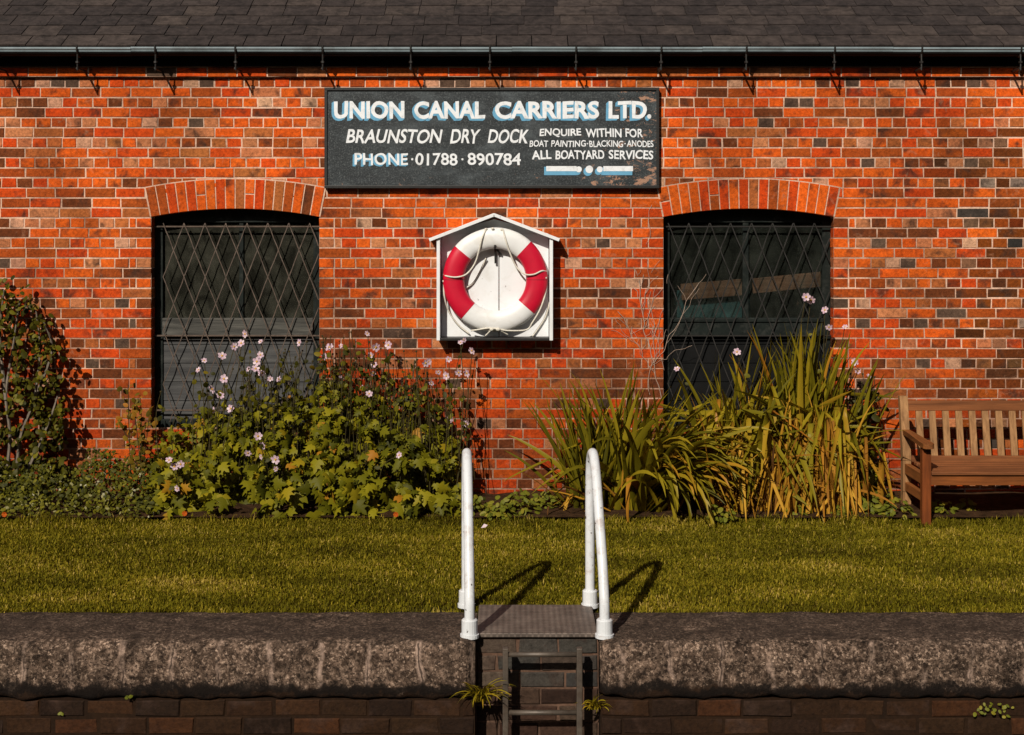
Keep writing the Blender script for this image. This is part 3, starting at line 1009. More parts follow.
def torus_arc(t0, t1, grow=0.0, n=28, k=18):
    mb = MB(); vs, fs = [], []
    for i in range(n + 1):
        t = t0 + (t1 - t0) * i / n
        for j in range(k):
            u = 2 * math.pi * j / k
            cu, su = math.cos(u), math.sin(u)
            sg = lambda q: math.copysign(abs(q) ** .85, q)
            r = RM + (RT + grow) * sg(cu)
            vs.append((RC.x + r * math.cos(t), -.085 + (RD + grow) * sg(su), RC.z + r * math.sin(t)))
    for i in range(n):
        for j in range(k):
            fs.append((i * k + j, i * k + (j + 1) % k, (i + 1) * k + (j + 1) % k, (i + 1) * k + j))
    mb.add(vs, fs)
    return mb


torus_arc(0, 2 * math.pi, 0, 96).build('ring', M['ring_white'], ring, True)
for t0, t1 in ((140, 229), (-41, 47)):
    bd = torus_arc(R(t0), R(t1), .0016, 40).build('red_band', M['ring_red'], ring, True)
    mid = R(180 if t0 > 0 else 0)
    torus_arc(mid - .004, mid + .004, .0024, 2).build('seam', M['black_metal'], bd, True)


def rp(zx, zy, y): return at(410 + zx / 4.9, 200 + zy / 4.9, y)


def spline(pts, n=8):
    pts = [Vector(p) for p in pts]; out = []
    for i in range(len(pts) - 1):
        p0, p1, p2, p3 = pts[max(i - 1, 0)], pts[i], pts[i + 1], pts[min(i + 2, len(pts) - 1)]
        for k in range(n):
            t = k / n
            out.append(.5 * ((2 * p1) + (-p0 + p2) * t + (2 * p0 - 5 * p1 + 4 * p2 - p3) * t * t + (-p0 + 3 * p1 - 3 * p2 + p3) * t ** 3))
    out.append(pts[-1])
    return out


rope = MB()
yf = -.147
for pts in (
    [rp(163, 365, -.09), rp(185, 374, -.135), rp(230, 378, yf), rp(278, 362, -.135), rp(318, 310, -.125), rp(340, 240, -.14), rp(352, 190, yf), rp(372, 143, -.12)],
    [rp(672, 350, -.09), rp(645, 348, -.135), rp(605, 365, yf), rp(560, 362, -.135), rp(520, 325, -.12), rp(490, 260, -.135), rp(470, 200, yf), rp(455, 143, -.12)],
    [rp(372, 285, -.06), rp(345, 345, -.04), rp(310, 405, -.04), rp(275, 430, -.05)],
    [rp(495, 275, -.06), rp(530, 345, -.04), rp(575, 405, -.04)],
    [rp(165, 400, -.09), rp(168, 470, -.10), rp(190, 545, -.07), rp(235, 610, -.05), rp(290, 655, -.05)],
    [rp(668, 390, -.09), rp(665, 450, -.10), rp(640, 530, -.12), rp(600, 600, -.12), rp(570, 636, -.11), rp(480, 640, -.12), rp(430, 632, -.13)],
    [rp(685, 500, -.06), rp(660, 580, -.045), rp(600, 668, -.05)],
    [rp(430, 632, -.13), rp(385, 628, -.13), rp(330, 636, -.11), rp(300, 640, -.09)],
    [rp(445, 640, -.12), rp(480, 660, -.09)], [rp(395, 640, -.12), rp(370, 665, -.09)],
):
    rope.tube(spline(pts), .0062, 6)
rope.build('grab_rope', M['rope'], ring, True)
for zx, zy, y, r in ((400, 634, -.135, .016), (432, 634, -.135, .017), (165, 398, -.10, .013), (662, 382, -.11, .015), (372, 143, -.12, .012), (405, 140, -.13, .012), (450, 146, -.12, .012)):
    p = rp(zx, zy, y); bm = bmesh.new(); bmesh.ops.create_icosphere(bm, subdivisions=2, radius=r)
    kn = MB(); kn.bm(bm, Matrix.Translation(p) @ Matrix.Diagonal((1, .7, .8, 1))); kn.build('rope_knot', M['rope'], ring, True)

# ------------------------------------------------------------------ canal walls, recess
RX0, RX1 = -.182, .433
RECY = -3.565


def cope_mesh(x0, x1, end_at):
    prof = [(COPE_B, -.10), (COPE_B, -.004), (COPE_B - .02, .002)]
    for i in range(1, 9): prof.append((COPE_B - .02 - (COPE_B - .02 - (COPE_F + .075)) * i / 8, .002 - .004 * i / 8))
    for i in range(1, 8):
        t = R(90) * i / 7
        prof.append((COPE_F + .075 - .075 * math.sin(t), -.077 + .075 * math.cos(t)))
    for i in range(1, 7): prof.append((COPE_F, -.077 - (COPE_H - .10) * i / 6))
    prof += [(COPE_F + .012, -COPE_H + .008), (COPE_F + .04, -COPE_H), (COPE_F + .16, -COPE_H)]
    n = int((x1 - x0) / .022); k = len(prof)
    vs, fs = [], []
    for i in range(n + 1):
        x = x0 + (x1 - x0) * i / n
        e = abs(x - end_at)                          # rounded corner where the ladder recess begins
        rd = .07
        inset = (rd - math.sqrt(max(0, rd * rd - (rd - e) ** 2))) if e < rd else 0
        jf = abs(((x / JOINT) % 1) - .5) * JOINT
        groove = .006 * max(0, 1 - jf / .012)
        for q, (y, z) in enumerate(prof):
            nz = noise.noise(Vector((x * 7, y * 7, z * 7))) * .011 + noise.noise(Vector((x * 26, y * 26, z * 26))) * .007
            front = q >= 11
            ny = nz * (1.0 if front else 0) + (groove + inset if front else 0)
            nzz = nz * .55
            if q >= k - 4 and q < k - 1: nzz += .018 * noise.noise(Vector((x * 9, 2, 5)))
            vs.append((x, y + ny, z + nzz - (groove * .6 if 2 < q < 13 else 0)))
    for i in range(n):
        for q in range(k - 1):
            a = i * k + q
            fs.append((a, a + 1, a + k + 1, a + k))
    fs.append(tuple(range(k))); fs.append(tuple(n * k + q for q in reversed(range(k))))
    mb = MB(); mb.add(vs, fs)
    return mb


def wet_col():
    return jit(random.choices([(.026, .0120, .0050), (.032, .0135, .0055), (.019, .0095, .0050), (.044, .0165, .0060)], [.4, .25, .25, .1])[0], .2)


def courses(mb, x0, x1, zt, zb, y, colf, L=.23, pitch=.083, depth=.05):
    z1 = zt; r = 0
    while z1 > zb:
        z0 = z1 - pitch; x = x0 - (L / 2 if r % 2 else 0)
        while x < x1 - .02:
            w = L * random.uniform(.93, 1.07)
            xa, xb = max(x, x0), min(x + w, x1)
            if x1 - xb < .06: xb = x1; w = 9
            add_brick(mb, xa + .005, xb - .005, z0 + .005, z1 - .005, y + random.uniform(-.004, .004), depth, colf(r), .004, .006)
            x += w
        z1 = z0; r += 1


for x0, x1, end, lab in ((-7.0, RX0, RX0, 'weathered canal wall with rounded concrete coping left of the ladder'),
                         (RX1, 7.0, RX1, 'weathered canal wall with rounded concrete coping right of the ladder')):
    cw = empty('canal_wall', ((x0 + x1) / 2, -3.5, -1.2), lab, 'canal wall', 'canal walls either side of the ladder')
    cope_mesh(x0, x1, end).build('coping', M['coping'], cw, True)
    mb = MB(); courses(mb, x0, x1, -COPE_H - .004, -1.25, COPE_F + .018, lambda r: wet_col(), .235, .088, .12)
    mb.build('brickwork', M['wet_brick'], cw)
    mb = MB(); mb.box((x0, COPE_F + .0235, -1.25), (x1, COPE_F + .14, -COPE_H - .001)); mb.build('mortar', M['wet_mortar'], cw)
rw_ = empty('recess_wall', ((RX0 + RX1) / 2, RECY, -1.2), 'dark blue-brick back wall of the ladder recess below the steel plate', 'wall')


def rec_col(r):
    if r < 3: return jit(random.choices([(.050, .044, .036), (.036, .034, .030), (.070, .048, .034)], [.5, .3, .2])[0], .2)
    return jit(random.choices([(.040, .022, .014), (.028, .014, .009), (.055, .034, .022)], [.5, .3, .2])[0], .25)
mb = MB(); courses(mb, RX0 + .001, RX1 - .001, -.022, -1.25, RECY, rec_col, .212, .084)
mb.build('brickwork', M['wet_brick'], rw_)
mb = MB(); mb.box((RX0, RECY + .006, -1.25), (RX1, RECY + .2, -.022)); mb.build('mortar', M['recess_mortar'], rw_)
mb = MB()
mb.box((RX0 + .006, RECY - .02, -.014), (RX1 - .006, -3.05, .006), .003)
tag(mb.build('metal_plate', M['plate']), 'grey chequered steel plate between the white handrails', 'plate')

# ladder below the plate
SK = R(4.0)
lx0, lx1, ly = at(505.5, 0, -3.70).x, at(579.5, 0, -3.70).x, -3.700
lad = empty('boarding_ladder', ((lx0 + lx1) / 2, ly, -1.2), 'rusty grey steel ladder going down into the canal below the plate', 'ladder')
for x in (lx0, lx1):
    mb = MB(); mb.box((x - .014, ly - .012, -1.25), (x + .014, ly + .030, at(0, 648, ly).z), .004); mb.build('stile', M['steel'], lad)
zr = at(0, 655, ly).z
while zr > -1.2:
    mb = MB(); mb.tube([(lx0 - .006, ly + .008, zr), (lx1 + .006, ly + .008, zr)], .013, 10); mb.build('rung', M['steel'], lad, True)
    zr -= .285
for x in (lx0, lx1):
    mb = MB(); mb.box((x - .012, ly + .0305, -.20), (x + .012, RECY + .004, -.165), .003); mb.build('wall_bracket', M['steel'], lad)

# ------------------------------------------------------------------ handrails
def handrail(fx, rx, label):
    fy, ry = -3.605, -3.04
    o = empty('handrail', ((fx + rx) / 2, (fy + ry) / 2, 0), label, 'handrail', 'white handrails at the ladder head')
    H = .835
    def P(s, z): return (rx + (fx - rx) * s, ry + (fy - ry) * s, z)      # s: 0 rear foot .. 1 front foot
    pts = [P(0, .0), P(0, .3), P(0, .50), P(.005, .63), P(.03, .73), P(.09, .803), P(.19, H), P(.30, .818), P(.42, .755), P(.56, .64), P(.73, .48), P(.88, .33), P(.96, .22), P(1, .14), P(1, .0)]
    mb = MB(); mb.tube(spline(pts, 6), .0255, 16); mb.build('tube', M['rail_white'], o, True)
    for x, y in ((fx, fy), (rx, ry)):
        mb = MB()
        mb.tube([(x, y, .010), (x, y, .078), (x, y, .084)], [.040, .040, .034], 20)
        mb.tube([(x, y, -.008), (x, y, .0095)], .047, 20)
        mb.build('flange', M['rail_white'], o)


handrail(at(469.6, 0, -3.605).x, at(466.3, 0, -3.04).x, 'white tubular handrail on the edge of the plate nearest the pink-flowered bushes')
handrail(at(604.5, 0, -3.605).x, at(590.0, 0, -3.04).x, 'white tubular handrail on the edge of the plate nearest the bench')

# ------------------------------------------------------------------ bench
BX, BL = 2.815, 1.62
by, bf = -.40, -.91                                 # rear and front legs
bench = empty('garden_bench', (BX + BL / 2, (by + bf) / 2, 0), 'weathered wooden garden bench with slatted back against the brick wall', 'bench')
for x in (BX, BX + BL - .06):
    # front leg
    mb = MB(); mb.box((x + .002, bf, -.03), (x + .062, bf + .06, .512), .004); mb.build('leg', M['teak_z'], bench)
    # rear leg runs on as the back post, leaning
    mb = MB()
    v = [(x, by - .03, -.03), (x + .058, by - .03, -.03), (x + .058, by + .03, -.03), (x, by + .03, -.03),
         (x, by - .03, .38), (x + .058, by - .03, .38), (x + .058, by + .03, .38), (x, by + .03, .38),
         (x, by + .055, .797), (x + .058, by + .055, .797), (x + .058, by + .105, .797), (x, by + .105, .797)]
    fs = [(3, 2, 1, 0), (8, 9, 10, 11)]
    for l in (0, 4):
        for k in range(4): fs.append((l + k, l + (k + 1) % 4, l + 4 + (k + 1) % 4, l + 4 + k))
    mb.add(v, fs); mb.build('leg', M['teak_grey_z'], bench)
    # arm, shaped: wide at the front
    mb = MB()
    top = [(by + .03, -.022, .562), (by - .12, -.024, .560), (bf + .18, -.030, .552), (bf + .02, -.036, .548), (bf - .045, -.034, .546), (bf - .06, -.02, .545)]
    vs, fs = [], []
    for y, hw, z in top:
        cxx = x + .031
        vs += [(cxx + hw - .004, y, z), (cxx - hw + .004, y, z), (cxx - hw + .002, y, z - .034), (cxx + hw - .002, y, z - .034)]
    for i in range(len(top) - 1):
        for k in range(4): fs.append((i * 4 + k, i * 4 + (k + 1) % 4, i * 4 + 4 + (k + 1) % 4, i * 4 + 4 + k))
    fs += [(3, 2, 1, 0), tuple(len(top) * 4 - 4 + k for k in range(4))]
    mb.add(vs, fs); mb.build('armrest', M['teak_y'], bench)
    mb = MB(); mb.box((x + .014, bf + .061, .13), (x + .050, by - .031, .19), .003); mb.build('stretcher', M['teak_y'], bench)
    mb = MB(); mb.box((x + .012, bf + .061, .25), (x + .052, by - .031, .322), .003); mb.build('side_rail', M['teak_y'], bench)
mb = MB(); mb.box((BX + .063, bf + .008, .252), (BX + BL - .061, bf + .045, .322), .004); mb.build('front_rail', M['teak_x'], bench)
y = bf - .01
for k in range(5):
    mb = MB(); mb.box((BX + .063 if k == 0 else BX + .005 + .058, y, .324), (BX + BL - .061, y + .078, .346), .005); mb.build('seat_slat', M['teak_grey_x'], bench)
    y += .09
def lean(z): return by + .0 + .085 * max(0, (z - .38)) / .417
for z0, z1, nm, mt in ((.692, .764, 'top_rail', 'teak_grey_x'), (.330, .375, 'lower_rail', 'teak_grey_x')):
    ym = lean((z0 + z1) / 2)
    mb = MB(); mb.box((BX + .059, ym - .018, z0), (BX + BL - .061, ym + .018, z1), .004); mb.build(nm, M[mt], bench)
x = BX + .115
while x < BX + BL - .12:
    mb = MB(); j = random.uniform(-.003, .003)
    y0, y1 = lean(.376), lean(.691)
    mb.add([(x, y0 - .008, .376), (x + .047, y0 - .008, .376), (x + .047, y0 + .008, .376), (x, y0 + .008, .376),
            (x + j, y1 - .008, .691), (x + .047 + j, y1 - .008, .691), (x + .047 + j, y1 + .008, .691), (x + j, y1 + .008, .691)],
           [(0, 1, 5, 4), (1, 2, 6, 5), (2, 3, 7, 6), (3, 0, 4, 7)])
    mb.build('back_slat', M['teak_grey_z'], bench)
    x += .0965

# ------------------------------------------------------------------ leaves
def frames(N, T):
    n = N / np.linalg.norm(N, axis=1, keepdims=True)
    t = T - n * (T * n).sum(1, keepdims=True)
    t /= np.linalg.norm(t, axis=1, keepdims=True) + 1e-9
    return n, t, np.cross(t, n)


def scatter(name, mat, parent, tv, tf, pos, N, T, size, tint):
    """one mesh of many leaves"""
    n, t, b_ = frames(N, T)
    tv = np.array(tv, float); tf = np.array(tf, int)
    V = pos[:, None, :] + size[:, None, None] * (b_[:, None, :] * tv[None, :, 0:1] + t[:, None, :] * tv[None, :, 1:2] + n[:, None, :] * tv[None, :, 2:3])
    Fc = tf[None] + (np.arange(len(pos)) * len(tv))[:, None, None]
    me = mesh_np(name, V.reshape(-1, 3), Fc.reshape(-1, tf.shape[1]), np.repeat(tint, len(tf)))
    return link(name, me, mat, parent)


def lobed():
    out = [(0, .04), (.18, -.08), (.36, .02), (.60, .26), (.36, .32), (.30, .40), (.54, .70), (.26, .62), (.15, .66), (.16, .82), (0, 1.08)]
    o = out + [(-x, y) for x, y in out[-2:0:-1]]
    v = [(0, .38, .05)] + [(x, y, -.16 * (abs(x) ** 1.3) * 1.6 - .12 * max(0, y - .5)) for x, y in o]
    n = len(o)
    return v, [(0, 1 + i, 1 + (i + 1) % n) for i in range(n)]


def ovate(wd=.33, pts=8):
    v = [(0, .45, .03)]
    o = []
    for i in range(pts):
        a = 2 * math.pi * i / pts
        y = .5 - .5 * math.cos(a); x = wd * math.sin(a) * (1.15 - .35 * y)
        o.append((x, y, -.10 * abs(x) - .1 * y * y))
    return v + o, [(0, 1 + i, 1 + (i + 1) % pts) for i in range(pts)]


LOBED, OVATE, OVATE_S = lobed(), ovate(.36, 9), ovate(.32, 5)


def prof_interp(xs, ys, x): return np.interp(x, xs, ys)


flower_me = None
def flower_mesh():
    global flower_me
    if flower_me is None:
        mb = MB()
        for k in range(6):
            a = 2 * math.pi * k / 6 + random.uniform(-.12, .12); L = random.uniform(.9, 1.05)
            ca, sa = math.cos(a), math.sin(a)
            def Q(u, v, w): return (ca * u - sa * v, sa * u + ca * v, w)
            tn = random.random()
            mb.add([Q(.12, 0, .02), Q(.45, -.30, .10), Q(.85 * L, -.27, .16), Q(1.0 * L, 0, .13), Q(.85 * L, .27, .16), Q(.45, .30, .10), Q(.5, 0, .04)],
                   [(0, 1, 6), (1, 2, 6), (2, 3, 6), (3, 4, 6), (4, 5, 6), (5, 0, 6)], tint=tn)
        bm = bmesh.new(); bmesh.ops.create_icosphere(bm, subdivisions=1, radius=.24)
        mb.bm(bm, Matrix.Translation((0, 0, .09)) @ Matrix.Diagonal((1, 1, .6, 1)), mi=1)
        flower_me = mb.mesh('flower'); flower_me.materials.append(M['petal']); flower_me.materials.append(M['stamen'])
    return flower_me


def put_flower(parent, p, size, dirv):
    o = bpy.data.objects.new('flower', flower_mesh()); COL.objects.link(o)
    o.parent = parent; o.location = Vector(p) - parent.location
    q = Vector(dirv).to_track_quat('Z', 'Y')
    o.rotation_euler = (q.to_matrix() @ Matrix.Rotation(random.uniform(0, 6), 3, 'Z')).to_euler()
    o.scale = (size,) * 3
    return o


def anemone(label, xa, xb, topx, topy, nleaf, flowers, seed, bottom=516, front=-.78, back=-.22, thin=0):
    random.seed(seed); g = np.random.default_rng(seed)
    cxp = (xa + xb) / 2
    base = at(cxp, 505, -.5); base.z = .02
    o = empty('anemone_plant', base, label, 'plant', 'pink anemones along the wall')
    n = int(nleaf * 1.15)
    X = g.uniform(xa, xb, n); top = prof_interp(topx, topy, X) + g.normal(0, 5, n)
    t = g.random(n) ** .85
    PY = bottom + (top - bottom) * t
    bulge = np.sqrt(np.clip(1 - (2 * (X - xa) / (xb - xa) - 1) ** 4, 0, 1))
    yf = front + (back - front) * t ** 1.7
    Y = yf + (1 - bulge) * .12 + g.random(n) ** 2 * .30 + .03 * g.normal(size=n)
    Y = np.minimum(Y, -.07)
    dd = D + Y
    pos = np.stack([(X - 512) * dd / F, Y, np.maximum(EYE - (PY - HY) * dd / F, .03)], 1)
    keep = np.array([noise.noise(Vector((q[0] * 5.5, q[1] * 4, q[2] * 5.5))) + .22 * noise.noise(Vector((q[0] * 14, 1, q[2] * 14))) > -.07 for q in pos])
    pos, X, t = pos[keep], X[keep], t[keep]; n = len(X)
    N = np.stack([g.normal(-.12, .45, n), g.normal(-.75, .3, n), g.normal(.55, .35, n)], 1)
    T = np.stack([g.normal(0, .6, n), g.normal(-.25, .3, n), g.normal(-.8, .4, n)], 1)
    m_ = int(nleaf * .9)                             # shaded leaves deep in the clump
    X2 = g.uniform(xa, xb, m_); tp2 = prof_interp(topx, topy, X2) + 10; t2 = g.random(m_)
    PY2 = bottom + (tp2 - bottom) * t2; Y2 = -.10 - g.random(m_) * .28 * (1 - .5 * t2); d2 = D + Y2
    pos = np.concatenate([pos, np.stack([(X2 - 512) * d2 / F, Y2, np.maximum(EYE - (PY2 - HY) * d2 / F, .03)], 1)])
    ex = lambda a: np.concatenate([a, np.stack([g.normal(0, .5, m_), g.normal(-.8, .3, m_), g.normal(.3, .4, m_)], 1)])
    N = np.stack([g.normal(-.08, .65, n), g.normal(-.75, .4, n), g.normal(.45, .6, n)], 1)
    T = np.stack([g.normal(0, .6, n), g.normal(-.25, .3, n), g.normal(-.8, .4, n)], 1)
    N = ex(N); T = np.concatenate([T, np.stack([g.normal(0, .8, m_), g.normal(-.1, .3, m_), g.normal(-.6, .5, m_)], 1)])
    X = np.concatenate([X, X2]); t = np.concatenate([t, t2]); n = len(X)
    size = g.uniform(.045, .125, n) * (1 - .42 * t)
    tint = np.clip(g.normal(.5, .2, n) + .06 * np.sin(X / 23.) - .05, 0, 1)
    dead = g.random(n) < .035; tint[dead] = g.uniform(.9, 1, dead.sum())
    scatter('foliage', M['anemone_leaf'], o, *LOBED, pos, N, T, size, tint)
    # bracts: little dark leaves up the flower stems
    st = MB(); bp = []
    for fx, fy in flowers:
        yv = random.uniform(-.42, -.16) if fy < 428 else random.uniform(-.86, -.80)
        p = at(fx, fy, yv)
        bx = base.x + (p.x - base.x) * .55 + random.uniform(-.1, .1)
        b0 = Vector((bx, random.uniform(-.55, -.3), .1)) if fy < 428 else Vector((bx, -.62, .1))
        mid = b0.lerp(p, .55) + Vector((random.uniform(-.05, .05), .03, .06))
        st.tube(spline([b0, mid, p + Vector((0, .012, -.006))], 6), .0028, 4)
        put_flower(o, p, random.uniform(.020, .036), (random.uniform(-1.1, .7), -1, random.uniform(-.5, 1.1)))
        for k in range(3):
            bp.append(mid.lerp(p, random.uniform(-.3, .8)) + Vector((random.uniform(-.04, .04), random.uniform(-.02, .02), random.uniform(-.02, .02))))
    for k in range(thin):                            # spent stalks with seed heads
        fx = random.uniform(xa, xb); p = at(fx, np.interp(fx, topx, topy) - random.uniform(5, 48), random.uniform(-.35, -.12))
        b0 = Vector((p.x + random.uniform(-.12, .12), random.uniform(-.5, -.2), .2))
        st.tube(spline([b0, b0.lerp(p, .6) + Vector((random.uniform(-.04, .04), 0, .05)), p], 5), .0022, 4)
        bm = bmesh.new(); bmesh.ops.create_icosphere(bm, subdivisions=1, radius=random.uniform(.006, .010)); st.bm(bm, Matrix.Translation(p))
        for k in range(3):
            bp.append(b0.lerp(p, random.uniform(.55, .95)) + Vector((random.uniform(-.04, .04), random.uniform(-.02, .02), random.uniform(-.02, .02))))
    st.build('stems', M['stem'], o)
    bp = np.array([tuple(q) for q in bp]); k = len(bp)
    if k:
        scatter('small_leaves', M['climber_leaf'], o, *OVATE, bp, np.stack([g.normal(0, .6, k), -np.ones(k), g.normal(.3, .5, k)], 1),
                np.stack([g.normal(0, 1, k), g.normal(0, .3, k), g.normal(-.2, .8, k)], 1), g.uniform(.025, .055, k), g.uniform(.1, .9, k))
    return o


def zf(l): return [(150 + x / 3.012, 330 + y / 3.012) for x, y in l]
fl1 = zf([(163, 92), (217, 78), (253, 50), (275, 40), (287, 12), (223, 147), (188, 178), (212, 198), (191, 244), (243, 237), (57, 392), (73, 412), (92, 404), (82, 477), (146, 120)])
fl2 = zf([(297, 118), (318, 117), (333, 75), (322, 95), (338, 130), (362, 147), (333, 35), (450, 38), (325, 320), (340, 348), (335, 382), (378, 418), (378, 390), (295, 370), (388, 148)])
fl3 = zf([(526, 80), (540, 52), (575, 48), (516, 120), (680, 52), (665, 77), (675, 105), (672, 130), (655, 10), (643, 173), (660, 192), (572, 148), (570, 250), (718, 45), (751, 377)])
fl4 = zf([(868, 127), (893, 138), (848, 160), (838, 95), (900, 88), (930, 128), (955, 130), (945, 30), (970, 62), (903, 267), (952, 284), (935, 38), (830, 100)])
anemone('pink-flowered anemone under the barred window, blooms against the grey panel and low at its left', 152, 262, [150, 165, 185, 210, 240, 262], [455, 428, 418, 410, 404, 398], 620, fl1, 21, thin=10)
anemone('leafy pink anemone between the barred window and the brick, second clump from the weeds', 240, 345, [240, 275, 310, 330, 345], [404, 396, 388, 380, 378], 640, fl2, 22, thin=44)
anemone('tallest green anemone clump, left of the lifebuoy housing, blooms against the brick', 322, 420, [322, 345, 375, 400, 420], [382, 376, 388, 392, 394], 640, fl3, 23, thin=56)
anemone('anemone clump beside the white handrail with its blooms below the lifebuoy', 395, 462, [395, 415, 440, 455, 464], [396, 396, 412, 436, 462], 400, fl4, 24, thin=24)
fl5 = [(811, 300), (825, 310), (829, 327), (845, 327), (737, 352), (855, 362), (858, 371), (677, 369), (869, 376), (806, 297)]
anemone('sparse anemone growing behind the sword-leaved clump at the right-hand window', 668, 876, [668, 760, 830, 862, 876], [470, 440, 420, 392, 420], 170, fl5, 25, bottom=500, front=-.30, back=-.12, thin=34)

# ------------------------------------------------------------------ sword-leaved clumps
def ribbons(name, mat, parent, blades, nseg=9, ex=1.6):
    V, Fc, tn = [], [], []
    for (bx, by_, bz, az, t0, bend, L, w, tint, kink, kang, tw) in blades:
        p = np.array([bx, by_, bz]); b0 = len(V)
        ca, sa = math.cos(az), math.sin(az)
        for i in range(nseg + 1):
            s = i / nseg
            th = t0 + bend * s ** ex + (kang if s > kink else 0)
            d = np.array([math.sin(th) * ca, math.sin(th) * sa, math.cos(th)])
            if i: p = p + d * (L / nseg)
            side = np.array([-sa, ca, 0]); nrm = np.cross(side, d)
            a = tw * (0.4 + s)
            sd = side * math.cos(a) + nrm * math.sin(a)
            nn = np.cross(sd, d)
            ww = w * min(1, .6 + s * 2.2) * max(.02, (1 - s) ** .62) * 1.12
            V += [p - sd * ww, p + nn * ww * .28, p + sd * ww]
            if i:
                o = b0 + (i - 1) * 3
                Fc += [(o, o + 1, o + 4, o + 3), (o + 1, o + 2, o + 5, o + 4)]
                tn += [tint, tint]
    me = mesh_np(name, np.array(V), np.array(Fc), np.array(tn))
    smooth(me)
    return link(name, me, mat, parent)


def blade(cx, cy, sx, sy, az, t0, bend, L, w, tint, pk=0.0):
    kink = random.uniform(.35, .75) if random.random() < pk else 9
    return (cx + random.gauss(0, sx), min(-.05, cy + random.gauss(0, sy)), .02, az, t0, bend, L, w, tint, kink, random.uniform(.6, 1.7), random.uniform(-1.0, 1.0))


random.seed(31)
def side(l=.5):                                      # most blades fan out along the wall, some lean to the lawn
    a = (math.pi if random.random() < l else 0) + random.gauss(0, .45)
    return a if random.random() < .75 else random.uniform(-math.pi, 0)
def tint(m=.45, sd=.17): return min(.95, max(.05, random.gauss(m, sd)))
c1 = at(612, 508, -.5)
cl1 = empty('sword_leaf_plant', (c1.x, -.5, .01), 'low spreading clump of sword-shaped leaves right behind the white handrails', 'plant', 'sword-leaved plants by the wall')
bl_ = []
for k in range(95):    # fan behind the handrail
    bl_.append(blade(at(588, 0, -.5).x, -.46, .07, .07, side(.6), abs(random.gauss(.12, .28)), random.uniform(.0, .45), random.uniform(.45, .92), random.uniform(.016, .028), tint(.36), .04))
for k in range(100):    # tall middle
    bl_.append(blade(at(622, 0, -.45).x, -.42, .08, .07, side(.45), abs(random.gauss(.12, .26)), random.uniform(.0, .6), random.uniform(.55, 1.08), random.uniform(.018, .032), tint(.44), .06))
for k in range(125):    # leaning over to the right and down to the lawn
    bl_.append(blade(at(642, 0, -.48).x, -.46, .09, .08, random.gauss(-.75, .6), random.uniform(.2, .85), random.uniform(.5, 1.8), random.uniform(.65, 1.1), random.uniform(.020, .036), tint(.56, .16), .08))
for k in range(60):     # broad leaves hanging over the lawn edge, side by side
    bl_.append(blade(at(648, 0, -.5).x, -.52, .07, .05, random.gauss(-.85, .4), random.uniform(.25, .7), random.uniform(1.4, 2.3), random.uniform(.7, 1.05), random.uniform(.024, .038), tint(.62, .12), .05))
ribbons('leaves', M['sword_leaf'], cl1, bl_, 11, 1.9)
bl_ = []
for k in range(34):
    bl_.append(blade(c1.x + random.choice([-.15, .12]), -.5, .12, .08, side(.5), random.uniform(.5, 1.15), random.uniform(.2, .9), random.uniform(.3, .65), random.uniform(.010, .020), random.random(), .2))
ribbons('withered_leaves', M['dead_sword'], cl1, bl_)

random.seed(37)
c2 = at(778, 508, -.45)
cl2 = empty('sword_leaf_plant', (c2.x, -.45, .01), 'tall clump of sword-shaped leaves, yellowing at the base, in front of the right-hand window', 'plant', 'sword-leaved plants by the wall')
bl_ = []
for k in range(170):    # tall right-hand body
    bl_.append(blade(at(806, 0, -.4).x, -.36, .13, .07, side(.6), abs(random.gauss(.0, .12)), random.uniform(.0, .5), random.uniform(.8, 1.36), random.uniform(.022, .040), tint(.46, .16), .22))
for k in range(125):    # left body, many snapped over
    bl_.append(blade(at(735, 0, -.4).x, -.38, .12, .07, side(.6), abs(random.gauss(.05, .2)), random.uniform(.0, .8), random.uniform(.65, 1.22), random.uniform(.022, .040), tint(.50, .17), .45))
for k in range(85):     # snapped leaves hanging in front
    bl_.append((at(random.uniform(715, 850), 0, -.45).x, -.46 + random.gauss(0, .05), .02, random.uniform(-2.9, -.2), random.uniform(.02, .25), random.uniform(.0, .4), random.uniform(.95, 1.35), random.uniform(.022, .038), tint(.62, .15), random.uniform(.5, .68), random.uniform(1.9, 2.7), random.uniform(-1, 1)))
ribbons('leaves', M['sword_leaf'], cl2, bl_, 12, 2.8)
bl_ = []
for k in range(330):
    x = random.choice([random.uniform(700, 760), random.uniform(760, 858), random.uniform(770, 850)])
    p = at(x, 0, -.56)
    bl_.append(blade(p.x, -.57, .02, .05, random.uniform(-math.pi, math.pi), abs(random.gauss(0, .27)), random.uniform(0, .7), random.uniform(.25, .92), random.uniform(.007, .020), random.random(), .35))
for k in range(120):    # long leaves snapped high up and hanging to the ground, orange and straw
    bl_.append((at(random.gauss(806, 30), 0, -.45).x, -.50 + random.gauss(0, .03), .02, random.uniform(-2.7, -.4), random.uniform(.02, .16), random.uniform(0, .3), random.uniform(.9, 1.25), random.uniform(.016, .028), min(1, max(.3, random.gauss(.7, .2))), random.uniform(.42, .56), random.uniform(2.3, 2.9), random.uniform(-1, 1)))
ribbons('withered_leaves', M['dead_sword'], cl2, bl_, 11, 2.2)

